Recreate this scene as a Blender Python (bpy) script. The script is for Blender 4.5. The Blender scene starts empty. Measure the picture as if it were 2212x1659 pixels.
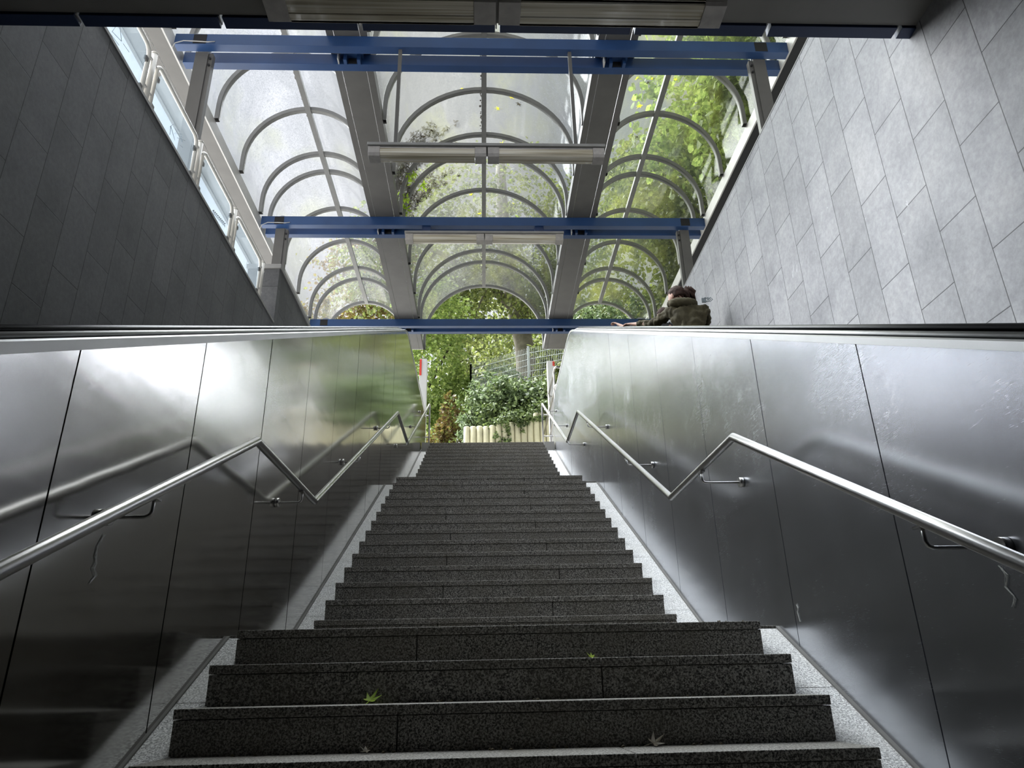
import bpy, bmesh, math, random
import numpy as np
from mathutils import Vector, Matrix
random.seed(7)
PI = math.pi
scene = bpy.context.scene
C = scene.collection

# ------------------------------------------------------------------ camera
cam_data = bpy.data.cameras.new('camera')
cam = bpy.data.objects.new('camera', cam_data)
C.objects.link(cam)
FPX = 1575.76
fwd = Vector((0.04079963, 0.92213974, 0.38469948))
rgt = Vector((0.99915622, -0.03583637, -0.02006517))
up = Vector((0.00471666, -0.38519353, 0.92282376))
mw = Matrix(((rgt.x, up.x, -fwd.x, 0), (rgt.y, up.y, -fwd.y, 0), (rgt.z, up.z, -fwd.z, 0), (0, 0, 0, 1)))
cam.matrix_world = mw
cam_data.sensor_fit = 'HORIZONTAL'
cam_data.sensor_width = 36.0
cam_data.lens = FPX / 2212 * 36.0
cam_data.clip_start = 0.02
cam_data.clip_end = 500
scene.camera = cam

# ------------------------------------------------------------------ world, sun, exposure
world = bpy.data.worlds.new('overcast_sky')
scene.world = world
world.use_nodes = True
wn = world.node_tree
for n in list(wn.nodes): wn.nodes.remove(n)
wo = wn.nodes.new('ShaderNodeOutputWorld')
wb = wn.nodes.new('ShaderNodeBackground')
wt = wn.nodes.new('ShaderNodeTexCoord')
wnz = wn.nodes.new('ShaderNodeTexNoise'); wnz.inputs['Scale'].default_value = 2.2; wnz.inputs['Detail'].default_value = 5
wr = wn.nodes.new('ShaderNodeValToRGB')
wr.color_ramp.elements[0].position = 0.3; wr.color_ramp.elements[0].color = (0.74, 0.83, 0.98, 1)
wr.color_ramp.elements[1].position = 0.65; wr.color_ramp.elements[1].color = (1.0, 1.0, 1.0, 1)
wn.links.new(wt.outputs['Generated'], wnz.inputs['Vector'])
wn.links.new(wnz.outputs['Fac'], wr.inputs['Fac'])
wn.links.new(wr.outputs['Color'], wb.inputs['Color'])
wb.inputs['Strength'].default_value = 0.95
wn.links.new(wb.outputs['Background'], wo.inputs['Surface'])

sun_d = bpy.data.lights.new('soft_daylight', 'SUN')
sun_d.energy = 31
sun_d.angle = math.radians(75)
sun_d.color = (0.96, 0.98, 1.0)
sun = bpy.data.objects.new('soft_daylight', sun_d)
C.objects.link(sun)
sun.rotation_euler = Vector((-0.42, 0.42, 0.80)).to_track_quat('Z', 'Y').to_euler()

scene.view_settings.view_transform = 'Standard'
scene.view_settings.look = 'None'
scene.view_settings.gamma = 1.0
scene.view_settings.use_curve_mapping = False
scene.view_settings.exposure = 0.12

# ------------------------------------------------------------------ measures
T = 0.16 / 0.3129          # slope of the flights and escalators
RUN, RISE = 0.3129, 0.16
XC = 0.0906
YA, ZA, GAP = 3.6108, 0.273, 1.4055
HW1, HW2 = 1.2315, 1.192
Y2 = YA + GAP + 13 * RUN; Z2 = ZA + 14 * RISE
Y3 = Y2 + GAP + 13 * RUN; Z3 = Z2 + 14 * RISE       # street level
YF = YA - 13 * RUN; ZF = ZA - 14 * RISE             # underpass floor
WL, WR = -1.28, 1.52                                # stair side of both escalators
TL, TR = -2.90, 2.62                                # tiled retaining walls
Z_ST = 4.75

# ------------------------------------------------------------------ helpers
class MB:
    def __init__(s): s.v = []; s.f = []
    def box(s, x0, x1, y0, y1, z0, z1):
        b = len(s.v)
        s.v += [(x0,y0,z0),(x1,y0,z0),(x1,y1,z0),(x0,y1,z0),(x0,y0,z1),(x1,y0,z1),(x1,y1,z1),(x0,y1,z1)]
        s.f += [tuple(b+i for i in q) for q in ((0,3,2,1),(4,5,6,7),(0,1,5,4),(1,2,6,5),(2,3,7,6),(3,0,4,7))]
        return s
    def prism_x(s, poly, x0, x1):       # poly of (y,z), extruded along x
        b = len(s.v); n = len(poly)
        s.v += [(x0,y,z) for y,z in poly] + [(x1,y,z) for y,z in poly]
        s.f += [tuple(b+i for i in range(n)), tuple(b+n+i for i in reversed(range(n)))]
        s.f += [(b+i, b+n+i, b+n+(i+1)%n, b+(i+1)%n) for i in range(n)]
        return s
    def prism_y(s, poly, y0, y1):       # poly of (x,z)
        b = len(s.v); n = len(poly)
        s.v += [(x,y0,z) for x,z in poly] + [(x,y1,z) for x,z in poly]
        s.f += [tuple(b+i for i in range(n)), tuple(b+n+i for i in reversed(range(n)))]
        s.f += [(b+i, b+n+i, b+n+(i+1)%n, b+(i+1)%n) for i in range(n)]
        return s
    def prism_z(s, poly, z0, z1):
        b = len(s.v); n = len(poly)
        s.v += [(x,y,z0) for x,y in poly] + [(x,y,z1) for x,y in poly]
        s.f += [tuple(b+i for i in range(n)), tuple(b+n+i for i in reversed(range(n)))]
        s.f += [(b+i, b+n+i, b+n+(i+1)%n, b+(i+1)%n) for i in range(n)]
        return s
    def cyl_z(s, x, y, z0, z1, r, n=16, r1=None):
        r1 = r if r1 is None else r1
        return s.tube([(x,y,z0),(x,y,z1)], [r, r1], n)
    def tube(s, pts, r, n=10, closed=False, sx=1.0):
        P = [Vector(p) for p in pts]; m = len(P)
        R = r if isinstance(r, (list, tuple)) else [r]*m
        b = len(s.v); ref = None
        for i in range(m):
            if closed: d = P[(i+1) % m] - P[i-1]
            elif i == 0: d = P[1]-P[0]
            elif i == m-1: d = P[-1]-P[-2]
            else: d = (P[i]-P[i-1]).normalized() + (P[i+1]-P[i]).normalized()
            d = d.normalized()
            if ref is None:
                ref = Vector((0,0,1)) if abs(d.z) < .9 else Vector((1,0,0))
            u = d.cross(ref)
            if u.length < 1e-4: u = d.cross(Vector((0,1,0)))
            u.normalize(); w = u.cross(d).normalized(); ref = w
            k = 1.0
            if 0 < i < m-1 and not closed:
                c = (P[i]-P[i-1]).normalized().dot(d); k = 1/max(c, .55)
            for j in range(n):
                a = 2*PI*j/n
                s.v.append(tuple(P[i] + (u*math.cos(a)*sx + w*math.sin(a)*k)*R[i]))
        rng = m if closed else m-1
        for i in range(rng):
            i2 = (i+1) % m
            for j in range(n):
                j2 = (j+1) % n
                s.f.append((b+i*n+j, b+i*n+j2, b+i2*n+j2, b+i2*n+j))
        if not closed:
            s.f.append(tuple(b+j for j in reversed(range(n))))
            s.f.append(tuple(b+(m-1)*n+j for j in range(n)))
        return s
    def build(s, name, mat, parent=None, smooth=False, bevel=0.0, seg=2):
        me = bpy.data.meshes.new(name)
        off = Vector((0,0,0))
        if parent is not None:
            q = parent
            while q is not None:
                off += q.location; q = q.parent
        me.from_pydata([(x-off.x, y-off.y, z-off.z) for x,y,z in s.v], [], s.f)
        me.materials.append(mat)
        if smooth:
            me.polygons.foreach_set('use_smooth', [len(p.vertices) == 4 for p in me.polygons])
        me.update()
        o = bpy.data.objects.new(name, me); C.objects.link(o)
        if parent is not None: o.parent = parent
        if bevel > 0:
            bm = bmesh.new(); bm.from_mesh(me)
            bmesh.ops.remove_doubles(bm, verts=bm.verts, dist=1e-6)
            bmesh.ops.recalc_face_normals(bm, faces=bm.faces)
            ed = [e for e in bm.edges if len(e.link_faces) == 2 and e.calc_face_angle(0) > .6]
            bmesh.ops.bevel(bm, geom=ed, offset=bevel, segments=seg, affect='EDGES', profile=.6)
            bm.to_mesh(me); bm.free()
        return o

def fixn(o):
    bm = bmesh.new(); bm.from_mesh(o.data)
    bmesh.ops.recalc_face_normals(bm, faces=bm.faces)
    bm.to_mesh(o.data); bm.free(); return o

def tag(o, label=None, cat=None, group=None, kind=None):
    if label: o['label'] = label
    if cat: o['category'] = cat
    if group: o['group'] = group
    if kind: o['kind'] = kind
    return o

def empty(name, loc, label=None, cat=None, group=None):
    o = bpy.data.objects.new(name, None); o.empty_display_size = .2
    C.objects.link(o); o.location = loc
    return tag(o, label, cat, group)

def copy_tree(o, parent=None):
    c = o.copy(); C.objects.link(c); c.parent = parent
    for ch in list(o.children): copy_tree(ch, c)
    return c

def arc(cx, cy, r, a0, a1, n):
    return [(cx + r*math.cos(a0+(a1-a0)*i/n), cy + r*math.sin(a0+(a1-a0)*i/n)) for i in range(n+1)]

# ------------------------------------------------------------------ materials
def new_mat(name):
    m = bpy.data.materials.new(name); m.use_nodes = True
    nt = m.node_tree; b = nt.nodes['Principled BSDF']
    return m, nt, b
def N(nt, t, **kw):
    n = nt.nodes.new(t)
    for k, v in kw.items():
        if hasattr(n, k): setattr(n, k, v)
    return n
def pos(nt, scale=(1,1,1)):
    g = N(nt, 'ShaderNodeNewGeometry')
    mp = N(nt, 'ShaderNodeMapping'); mp.inputs['Scale'].default_value = scale
    nt.links.new(g.outputs['Position'], mp.inputs['Vector'])
    return mp.outputs['Vector']
def noise(nt, vec, scale, detail=4, rough=.55, dist=0):
    n = N(nt, 'ShaderNodeTexNoise'); n.inputs['Scale'].default_value = scale
    n.inputs['Detail'].default_value = detail; n.inputs['Roughness'].default_value = rough
    n.inputs['Distortion'].default_value = dist
    nt.links.new(vec, n.inputs['Vector']); return n.outputs['Fac']
def ramp(nt, fac, stops):
    r = N(nt, 'ShaderNodeValToRGB'); cr = r.color_ramp
    while len(cr.elements) < len(stops): cr.elements.new(.5)
    for e, (p, c) in zip(cr.elements, stops):
        e.position = p; e.color = (*c, 1) if len(c) == 3 else c
    nt.links.new(fac, r.inputs['Fac']); return r.outputs['Color']
def mixc(nt, fac, a, b, mode='MIX'):
    m = N(nt, 'ShaderNodeMix', data_type='RGBA', blend_type=mode)
    for s, v in (('Factor', fac), ('A', a), ('B', b)):
        inp = [i for i in m.inputs if i.name == s and i.enabled and (i.type == ('VALUE' if s == 'Factor' else 'RGBA'))][0]
        if isinstance(v, (int, float)): inp.default_value = v
        elif isinstance(v, tuple): inp.default_value = (*v, 1)
        else: nt.links.new(v, inp)
    return [o for o in m.outputs if o.type == 'RGBA'][0]
def math_n(nt, op, a, b=None, clamp=False):
    m = N(nt, 'ShaderNodeMath', operation=op); m.use_clamp = clamp
    for i, v in enumerate((a, b)):
        if v is None: continue
        if isinstance(v, (int, float)): m.inputs[i].default_value = v
        else: nt.links.new(v, m.inputs[i])
    return m.outputs[0]
def bump(nt, h, strength, dist=.02, normal=None):
    b = N(nt, 'ShaderNodeBump'); b.inputs['Strength'].default_value = strength; b.inputs['Distance'].default_value = dist
    nt.links.new(h, b.inputs['Height'])
    if normal is not None: nt.links.new(normal, b.inputs['Normal'])
    return b.outputs['Normal']

def plain(name, col, rough=.5, metal=0.0, var=.12, scale=6, bmp=0.0):
    m, nt, b = new_mat(name)
    v = pos(nt); f = noise(nt, v, scale, 6)
    lo = tuple(c*(1-var) for c in col); hi = tuple(min(1, c*(1+var)) for c in col)
    nt.links.new(ramp(nt, f, [(.3, lo), (.7, hi)]), b.inputs['Base Color'])
    b.inputs['Roughness'].default_value = rough; b.inputs['Metallic'].default_value = metal
    if bmp:
        nt.links.new(bump(nt, noise(nt, v, scale*8, 5), bmp, .004), b.inputs['Normal'])
    return m

def granite(name, dark, light, stain):
    m, nt, b = new_mat(name)
    v = pos(nt)
    f = noise(nt, v, 120, 3, .75)
    sp = ramp(nt, f, [(.41, dark), (.5, tuple((a+c)/2 for a, c in zip(dark, light))), (.59, light)])
    f2 = noise(nt, v, 150, 2, .5)
    sp2 = mixc(nt, ramp(nt, f2, [(.55, (0,0,0)), (.62, (1,1,1))]), sp, tuple(c*.55 for c in dark))
    g = noise(nt, v, 3.5, 6, .6)
    out = mixc(nt, ramp(nt, g, [(.42, (0,0,0)), (.75, (.6,.6,.6))]), sp2, stain)
    nt.links.new(out, b.inputs['Base Color'])
    b.inputs['Roughness'].default_value = .72
    nt.links.new(bump(nt, f, .25, .002), b.inputs['Normal'])
    return m

def steel_mat(name, rough=.2, col=(.60,.59,.575), wave=1.0, scratch=True):
    m, nt, b = new_mat(name)
    b.inputs['Metallic'].default_value = 1.0
    v = pos(nt)
    dirt = noise(nt, v, 2.3, 6, .6)
    c1 = ramp(nt, dirt, [(.3, tuple(c*.84 for c in col)), (.7, col)])
    if scratch:
        sp = noise(nt, pos(nt, (1,1,.35)), 42, 4, .6)
        c1 = mixc(nt, ramp(nt, sp, [(.70, (0,0,0)), (.76, (.6,.6,.6))]), c1, tuple(c*1.25 for c in col))
        sp3 = noise(nt, v, 60, 3, .6)
        c1 = mixc(nt, ramp(nt, sp3, [(.73, (0,0,0)), (.77, (.3,.3,.3))]), c1, tuple(c*.4 for c in col))
    nt.links.new(c1, b.inputs['Base Color'])
    brush = noise(nt, pos(nt, (1, 1.5, 60)), 14, 3, .6)
    r = N(nt, 'ShaderNodeMapRange'); r.inputs['To Min'].default_value = rough*.85; r.inputs['To Max'].default_value = rough*1.25
    nt.links.new(mixc(nt, .5, brush, dirt), r.inputs['Value'])
    nt.links.new(r.outputs[0], b.inputs['Roughness'])
    if wave:
        w1 = noise(nt, pos(nt, (1, .55, 5.0)), 1.6, 1, .3)
        nn = bump(nt, w1, .16*wave, .008)
        w2 = noise(nt, pos(nt, (1, .5, 1.6)), 1.1, 1, .4)
        nn = bump(nt, w2, .10*wave, .02, nn)
        nt.links.new(nn, b.inputs['Normal'])
    return m

def tile_mat(name, y_off, z_off, base):
    m, nt, b = new_mat(name)
    g = N(nt, 'ShaderNodeNewGeometry'); sp = N(nt, 'ShaderNodeSeparateXYZ'); cb = N(nt, 'ShaderNodeCombineXYZ')
    nt.links.new(g.outputs['Position'], sp.inputs[0])
    nt.links.new(math_n(nt, 'SUBTRACT', sp.outputs['Z'], z_off - 6.6), cb.inputs['X'])
    nt.links.new(math_n(nt, 'SUBTRACT', sp.outputs['Y'], y_off - 13.2), cb.inputs['Y'])
    br = N(nt, 'ShaderNodeTexBrick'); br.offset = .5; br.offset_frequency = 2; br.squash = 1.0
    br.inputs['Scale'].default_value = 1.0; br.inputs['Brick Width'].default_value = .66
    br.inputs['Row Height'].default_value = .33; br.inputs['Mortar Size'].default_value = .0035
    br.inputs['Mortar Smooth'].default_value = .2; br.inputs['Bias'].default_value = -.1
    br.inputs['Color1'].default_value = (*[c*.86 for c in base], 1)
    br.inputs['Color2'].default_value = (*[c*1.1 for c in base], 1)
    br.inputs['Mortar'].default_value = (*[c*.22 for c in base], 1)
    nt.links.new(cb.outputs[0], br.inputs['Vector'])
    v = pos(nt)
    f = noise(nt, v, 2.2, 8, .65)
    c = mixc(nt, .85, br.outputs['Color'], ramp(nt, f, [(.3, (.68,.68,.70)), (.5, (1,1,1)), (.75, (1.28,1.26,1.22))]), 'MULTIPLY')
    f2 = noise(nt, v, 28, 6, .7)
    c = mixc(nt, .7, c, ramp(nt, f2, [(.35, (.78,.78,.78)), (.65, (1.15,1.15,1.15))]), 'MULTIPLY')
    scr = noise(nt, pos(nt, (1, 1, .4)), 16, 3, .5, 1.5)
    c = mixc(nt, ramp(nt, scr, [(.735, (0,0,0)), (.76, (.5,.5,.5))]), c, tuple(min(1, x*1.9) for x in base))
    nt.links.new(c, b.inputs['Base Color'])
    b.inputs['Roughness'].default_value = .62
    b.inputs['Specular IOR Level'].default_value = .35
    hh = math_n(nt, 'ADD', math_n(nt, 'MULTIPLY', br.outputs['Fac'], -1.4), math_n(nt, 'MULTIPLY', noise(nt, v, 22, 8, .7), .35))
    nt.links.new(bump(nt, hh, .55, .006), b.inputs['Normal'])
    return m

def canopy_mat(name, clear, grime, algae, tint=(.6,.62,.63)):
    m, nt, b = new_mat(name)
    nt.nodes.remove(b)
    out = nt.nodes['Material Output']
    v = pos(nt)
    big = noise(nt, pos(nt, (1.0, .45, .8)), .9, 5, .6, .6)
    med = noise(nt, pos(nt, (1.0, .35, 1)), 4.0, 6, .65, 1.0)
    fine = noise(nt, v, 55, 3, .6)
    spk = noise(nt, v, 24, 2, .5)
    col = ramp(nt, med, [(.3, tuple(c*.78 for c in grime)), (.6, grime), (.8, tuple(min(1, c*1.45) for c in grime))])
    col = mixc(nt, ramp(nt, fine, [(.35, (.35,.35,.35)), (.55, (0,0,0))]), col, tuple(c*.45 for c in grime))
    if algae:
        al = noise(nt, pos(nt, (1.2, .6, 1.0)), 1.1, 4, .6, .4)
        col = mixc(nt, ramp(nt, al, [(.47, (0,0,0)), (.66, (algae,)*3)]), col, (.20, .21, .045))
    tr = N(nt, 'ShaderNodeBsdfTransparent'); tr.inputs['Color'].default_value = (*tint, 1)
    tl = N(nt, 'ShaderNodeBsdfTranslucent'); df = N(nt, 'ShaderNodeBsdfDiffuse')
    nt.links.new(col, tl.inputs['Color']); nt.links.new(col, df.inputs['Color'])
    ms = N(nt, 'ShaderNodeMixShader'); ms.inputs[0].default_value = .22
    nt.links.new(tl.outputs[0], ms.inputs[1]); nt.links.new(df.outputs[0], ms.inputs[2])
    mr = N(nt, 'ShaderNodeMapRange'); mr.inputs['From Min'].default_value = .3; mr.inputs['From Max'].default_value = .7
    mr.inputs['To Min'].default_value = max(0, 1-clear-.18); mr.inputs['To Max'].default_value = min(1, 1-clear+.18)
    nt.links.new(big, mr.inputs['Value'])
    fac = math_n(nt, 'ADD', mr.outputs[0], math_n(nt, 'MULTIPLY', math_n(nt, 'SUBTRACT', fine, .5), .5), True)
    hole = ramp(nt, spk, [(.60, (1,1,1)), (.66, (.55,.55,.55))])
    fac = math_n(nt, 'MULTIPLY', fac, hole, True)
    mx = N(nt, 'ShaderNodeMixShader')
    nt.links.new(fac, mx.inputs[0]); nt.links.new(tr.outputs[0], mx.inputs[1]); nt.links.new(ms.outputs[0], mx.inputs[2])
    gl = N(nt, 'ShaderNodeBsdfGlossy'); gl.inputs['Roughness'].default_value = .08; gl.inputs['Color'].default_value = (.9,.9,.9,1)
    lw = N(nt, 'ShaderNodeLayerWeight'); lw.inputs['Blend'].default_value = .5
    fr = math_n(nt, 'ADD', math_n(nt, 'MULTIPLY', math_n(nt, 'POWER', lw.outputs['Facing'], 5), .45), .025)
    mg = N(nt, 'ShaderNodeMixShader')
    nt.links.new(fr, mg.inputs[0]); nt.links.new(mx.outputs[0], mg.inputs[1]); nt.links.new(gl.outputs[0], mg.inputs[2])
    nt.links.new(mg.outputs[0], out.inputs['Surface'])
    return m

def glass_mat(name, tint=(.80,.86,.90)):
    m, nt, b = new_mat(name); nt.nodes.remove(b)
    out = nt.nodes['Material Output']
    tr = N(nt, 'ShaderNodeBsdfTransparent'); tr.inputs['Color'].default_value = (*tint, 1)
    gl = N(nt, 'ShaderNodeBsdfGlossy'); gl.inputs['Roughness'].default_value = .03
    df = N(nt, 'ShaderNodeBsdfTranslucent'); df.inputs['Color'].default_value = (.85,.92,.97,1)
    lw = N(nt, 'ShaderNodeLayerWeight'); lw.inputs['Blend'].default_value = .5
    fr = math_n(nt, 'ADD', math_n(nt, 'MULTIPLY', math_n(nt, 'POWER', lw.outputs['Facing'], 5), .5), .03)
    a = N(nt, 'ShaderNodeMixShader'); a.inputs[0].default_value = .05
    nt.links.new(tr.outputs[0], a.inputs[1]); nt.links.new(df.outputs[0], a.inputs[2])
    mg = N(nt, 'ShaderNodeMixShader')
    nt.links.new(fr, mg.inputs[0]); nt.links.new(a.outputs[0], mg.inputs[1]); nt.links.new(gl.outputs[0], mg.inputs[2])
    nt.links.new(mg.outputs[0], out.inputs['Surface'])
    return m

def leaf_mat(name, c1, c2, c3, trans=.45):
    m, nt, b = new_mat(name)
    v = pos(nt)
    f = noise(nt, v, 5.5, 3, .7)
    oi = N(nt, 'ShaderNodeTexWhiteNoise'); oi.noise_dimensions = '3D'
    sn = N(nt, 'ShaderNodeVectorMath', operation='SNAP'); sn.inputs[1].default_value = (.06,.06,.06)
    nt.links.new(v, sn.inputs[0]); nt.links.new(sn.outputs[0], oi.inputs['Vector'])
    f2 = mixc(nt, .45, f, oi.outputs['Value'])
    c = ramp(nt, f2, [(.25, c1), (.5, c2), (.78, c3)])
    nt.links.new(c, b.inputs['Base Color'])
    b.inputs['Roughness'].default_value = .5
    b.inputs['Specular IOR Level'].default_value = .35
    out = nt.nodes['Material Output']
    tl = N(nt, 'ShaderNodeBsdfTranslucent')
    nt.links.new(mixc(nt, .6, c, (1.1, 1.12, .85), 'MULTIPLY'), tl.inputs['Color'])
    mx = N(nt, 'ShaderNodeMixShader'); mx.inputs[0].default_value = trans
    nt.links.new(b.outputs[0], mx.inputs[1]); nt.links.new(tl.outputs[0], mx.inputs[2])
    nt.links.new(mx.outputs[0], out.inputs['Surface'])
    return m

M = {}
M['granite_step'] = granite('granite_step', (.045,.042,.038), (.46,.44,.40), (.15,.135,.105))
M['granite_pale'] = granite('granite_pale', (.36,.36,.36), (.95,.95,.94), (.6,.59,.56))
M['steel'] = steel_mat('brushed_steel', .115)
M['steel_matt'] = steel_mat('matt_brushed_steel', .25, (.53,.545,.585), .2, False)
M['steel_trim'] = steel_mat('steel_trim', .42, (.46,.46,.455), 0, False)
M['rail_steel'] = steel_mat('handrail_steel', .28, (.43,.42,.41), 0, False)
M['tile_l'] = tile_mat('shaded_stone_tile', 2.70, 2.70, (.098,.098,.10))  # right wall's tile again, with the left side's shade put into the colour
M['tile_r'] = tile_mat('grey_stone_tile', 2.765, 3.02, (.33,.33,.342))
M['rubber'] = plain('black_rubber', (.018,.018,.02), .35, 0, .2)
M['blue'] = plain('blue_paint', (.016,.050,.145), .42, 0, .12, 3)
M['blue_dark'] = plain('dark_blue_paint', (.012,.028,.085), .45, 0, .15, 3)
M['grey_paint'] = plain('grey_brown_paint', (.098,.094,.089), .5, 0, .1, 4)
M['grey_rib'] = plain('grey_rib_paint', (.22,.215,.205), .45, 0, .1, 5)
M['grey_light'] = plain('pale_grey_paint', (.42,.41,.40), .45, 0, .08, 5)
M['ceiling'] = plain('ceiling_metal', (.20,.19,.175), .5, 0, .1, 2)
M['black'] = plain('hollow_and_shade_black', (.006,.006,.008), .8)
M['floor'] = plain('floor_slab', (.07,.068,.065), .7, 0, .2, 3)
M['concrete'] = plain('concrete', (.42,.41,.38), .85, 0, .18, 5, .4)
M['palisade'] = plain('yellowed_concrete', (.56,.53,.36), .85, 0, .25, 2.5, .5)
M['plaza'] = plain('plaza_paving', (.36,.35,.33), .85, 0, .15, 3, .2)
M['soil'] = plain('bank_soil', (.07,.055,.035), .95, 0, .3, 3, .5)
M['coping'] = plain('coping_metal', (.24,.235,.225), .5, 0, .15, 5)
M['shadow_gap'] = plain('shadow_gap_grey', (.16,.155,.145), .8)
M['canopy_l'] = canopy_mat('clear_canopy_sheet', .72, (.22,.22,.23), .3, (.60,.62,.64))
M['canopy_c'] = canopy_mat('grimy_canopy_sheet', .58, (.10,.10,.093), .3, (.50,.52,.52))
M['canopy_r'] = canopy_mat('mossy_canopy_sheet', .58, (.05,.058,.04), .5, (.50,.52,.48))
M['glass'] = glass_mat('railing_glass')
M['hoop'] = plain('ivory_paint', (.56,.54,.49), .4, .0, .06)
M['lamp_body'] = plain('lamp_housing', (.38,.355,.33), .5, 0, .15, 14)
M['lamp_channel'] = plain('lamp_channel_grey', (.24,.235,.225), .4, 0, .1)
M['fence'] = plain('galvanised_wire', (.46,.50,.49), .45, .3, .1)
M['bark'] = plain('grey_beech_bark', (.22,.20,.155), .85, 0, .3, 4, .6)
M['bark_dark'] = plain('dark_bark', (.05,.04,.03), .9, 0, .3, 6, .6)
M['white'] = plain('white_panel', (.60,.60,.59), .4, 0, .03)
M['red'] = plain('red_signal', (.62,.05,.03), .4)
M['leaf_maple'] = leaf_mat('maple_foliage', (.055,.075,.025), (.17,.21,.065), (.36,.38,.14))
M['leaf_bright'] = leaf_mat('bright_foliage', (.09,.14,.035), (.24,.33,.09), (.46,.53,.18), .5)
M['leaf_bronze'] = leaf_mat('bronze_foliage', (.07,.045,.02), (.20,.13,.05), (.22,.28,.07))
M['leaf_rhodo'] = leaf_mat('rhododendron_foliage', (.05,.08,.035), (.17,.24,.11), (.38,.46,.27), .25)
M['leaf_ivy'] = leaf_mat('ivy_foliage', (.045,.07,.03), (.12,.17,.06), (.27,.34,.13), .25)
M['leaf_yellow'] = leaf_mat('yellow_leaf', (.5,.5,.03), (.75,.72,.05), (.8,.62,.05), .5)
M['leaf_green'] = leaf_mat('green_leaf', (.3,.45,.03), (.45,.62,.06), (.55,.7,.1), .5)
M['leaf_dry'] = leaf_mat('dry_leaf', (.06,.05,.03), (.12,.10,.065), (.22,.18,.12), .15)
M['dry_stem'] = plain('dry_stem', (.13,.10,.085), .9)
M['skin'] = plain('skin', (.62,.36,.27), .5, 0, .05)
M['jacket'] = plain('olive_cotton', (.072,.060,.028), .85, 0, .3, 9, .6)
M['hair'] = plain('brown_hair', (.055,.026,.018), .8, 0, .5, 40, .5)
M['black_cloth'] = plain('black_cloth', (.016,.017,.02), .85, 0, .2)
M['grey_cloth'] = plain('grey_cloth', (.05,.052,.056), .85, 0, .2)
M['denim'] = plain('dark_denim', (.03,.035,.05), .85)
M['clip'] = plain('clear_plastic_clip', (.35,.40,.42), .2)
M['ink'] = plain('scratch_and_sprig_marks', (.30,.34,.38), .7)

def diffuser_mat():
    m, nt, b = new_mat('ribbed_diffuser')
    st = noise(nt, pos(nt, (.2, 12, 12)), 4, 2)
    nt.links.new(ramp(nt, st, [(.3, (.30,.26,.18)), (.5, (.52,.47,.36)), (.7, (.68,.66,.58))]), b.inputs['Base Color'])
    b.inputs['Roughness'].default_value = .12
    b.inputs['Coat Weight'].default_value = .5
    return m
M['diffuser'] = diffuser_mat()

# ================================================================== STAIRCASE
stair = empty('staircase', (XC, YF, ZF), 'dark speckled granite staircase rising in three flights with two landings between the steel walls', 'staircase')
def step(yn, zn, depth, hw, seam, slab_front=True):
    """one granite step: riser block, overhanging tread slab, one joint"""
    mb = MB(); x0, x1 = XC-hw, XC+hw
    xs = sorted(seam)
    cuts = [x0] + xs + [x1]
    for a, b in zip(cuts[:-1], cuts[1:]):
        a2 = a + (.002 if a != x0 else 0); b2 = b - (.002 if b != x1 else 0)
        mb.box(a2, b2, yn, yn+depth+.02, zn-.036, zn)
        mb.box(a2+.0005, b2-.0005, yn+.006, yn+depth+.02, zn-RISE-.01, zn-.038)
    return mb.build('step', M['granite_step'], stair, bevel=.004, seg=2)
rs = random.Random(3)
known = {0: [-.31], -1: [.50], -2: [-.32], -3: [.50], 1: [-.30], 2: [.49], 3: [-.30]}
def seams(i):
    if i in known: return known[i]
    return [(-.30 if i % 2 else .49) + rs.uniform(-.12, .12)]
for i in range(0, 14):
    step(YA-i*RUN, ZA-i*RISE, GAP-.06 if i == 0 else RUN-.003, HW1, seams(-i))
for i in range(14):
    last = i == 13
    step(YA+GAP+i*RUN, ZA+(i+1)*RISE, GAP-.06 if last else RUN-.003, HW2, seams(i+1))
for i in range(14):
    last = i == 13
    step(Y2+GAP+i*RUN, Z2+(i+1)*RISE, .45 if last else RUN-.003, HW2, seams(i+20))
# landing slabs reach wall to wall (a touch lower than the step edge beyond the stair ends)
for (y0, y1, z, hw) in ((YA+RUN-.01, YA+GAP+.01, ZA-.005, HW1), (Y2+RUN-.01, Y2+GAP+.01, Z2-.005, HW2)):
    for (a, b) in ((WL+.004, XC-hw+.004), (XC+hw-.004, WR-.004)):
        MB().box(a, b, y0, y1, z-.022, z+.004).build('landing_edge_slab', M['granite_step'], stair, bevel=.003)
# pale sloping stringers, cut into slabs, with a grey strip painting the shadow gap along the steel
def stringer(xa, xb, ya, za, yb, joints):
    mb = MB(); js = [ya] + [j for j in joints if ya < j < yb] + [yb]
    for p, q in zip(js[:-1], js[1:]):
        p2, q2 = p+.002, q-.002
        z = lambda y: za + (y-ya)*T
        mb.prism_x([(p2, z(p2)-.25), (q2, z(q2)-.25), (q2, z(q2)), (p2, z(p2))], xa, xb)
    return fixn(mb.build('stringer', M['granite_pale'], stair))
for side in (0, 1):
    for (ya, za, yb, hw, j0) in ((YA-14*RUN, ZA-RISE-14*RISE, YA+RUN-.03, HW1, 3.345 if side else 3.33),
                                 (YA+GAP-.02, ZA-.02, Y2+RUN-.03, HW2, 5.48), (Y2+GAP-.02, Z2-.02, Y3+.1, HW2, 11.3)):
        js = [j0 + .5445*k for k in range(-12, 14)]
        if side: s = stringer(XC+hw-.01, WR-.016, ya, za, yb, js)
        else: s = stringer(WL+.013, XC-hw+.01, ya, za, yb, js)
        xa, xb = ((WR-.017, WR+.004) if side else (WL-.004, WL+.014))
        fixn(MB().prism_x([(ya, za-.05), (yb, za-.05+(yb-ya)*T), (yb, za+.010+(yb-ya)*T), (ya, za+.010)], xa, xb).build('shadow_gap_strip', M['shadow_gap'], stair))
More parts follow.
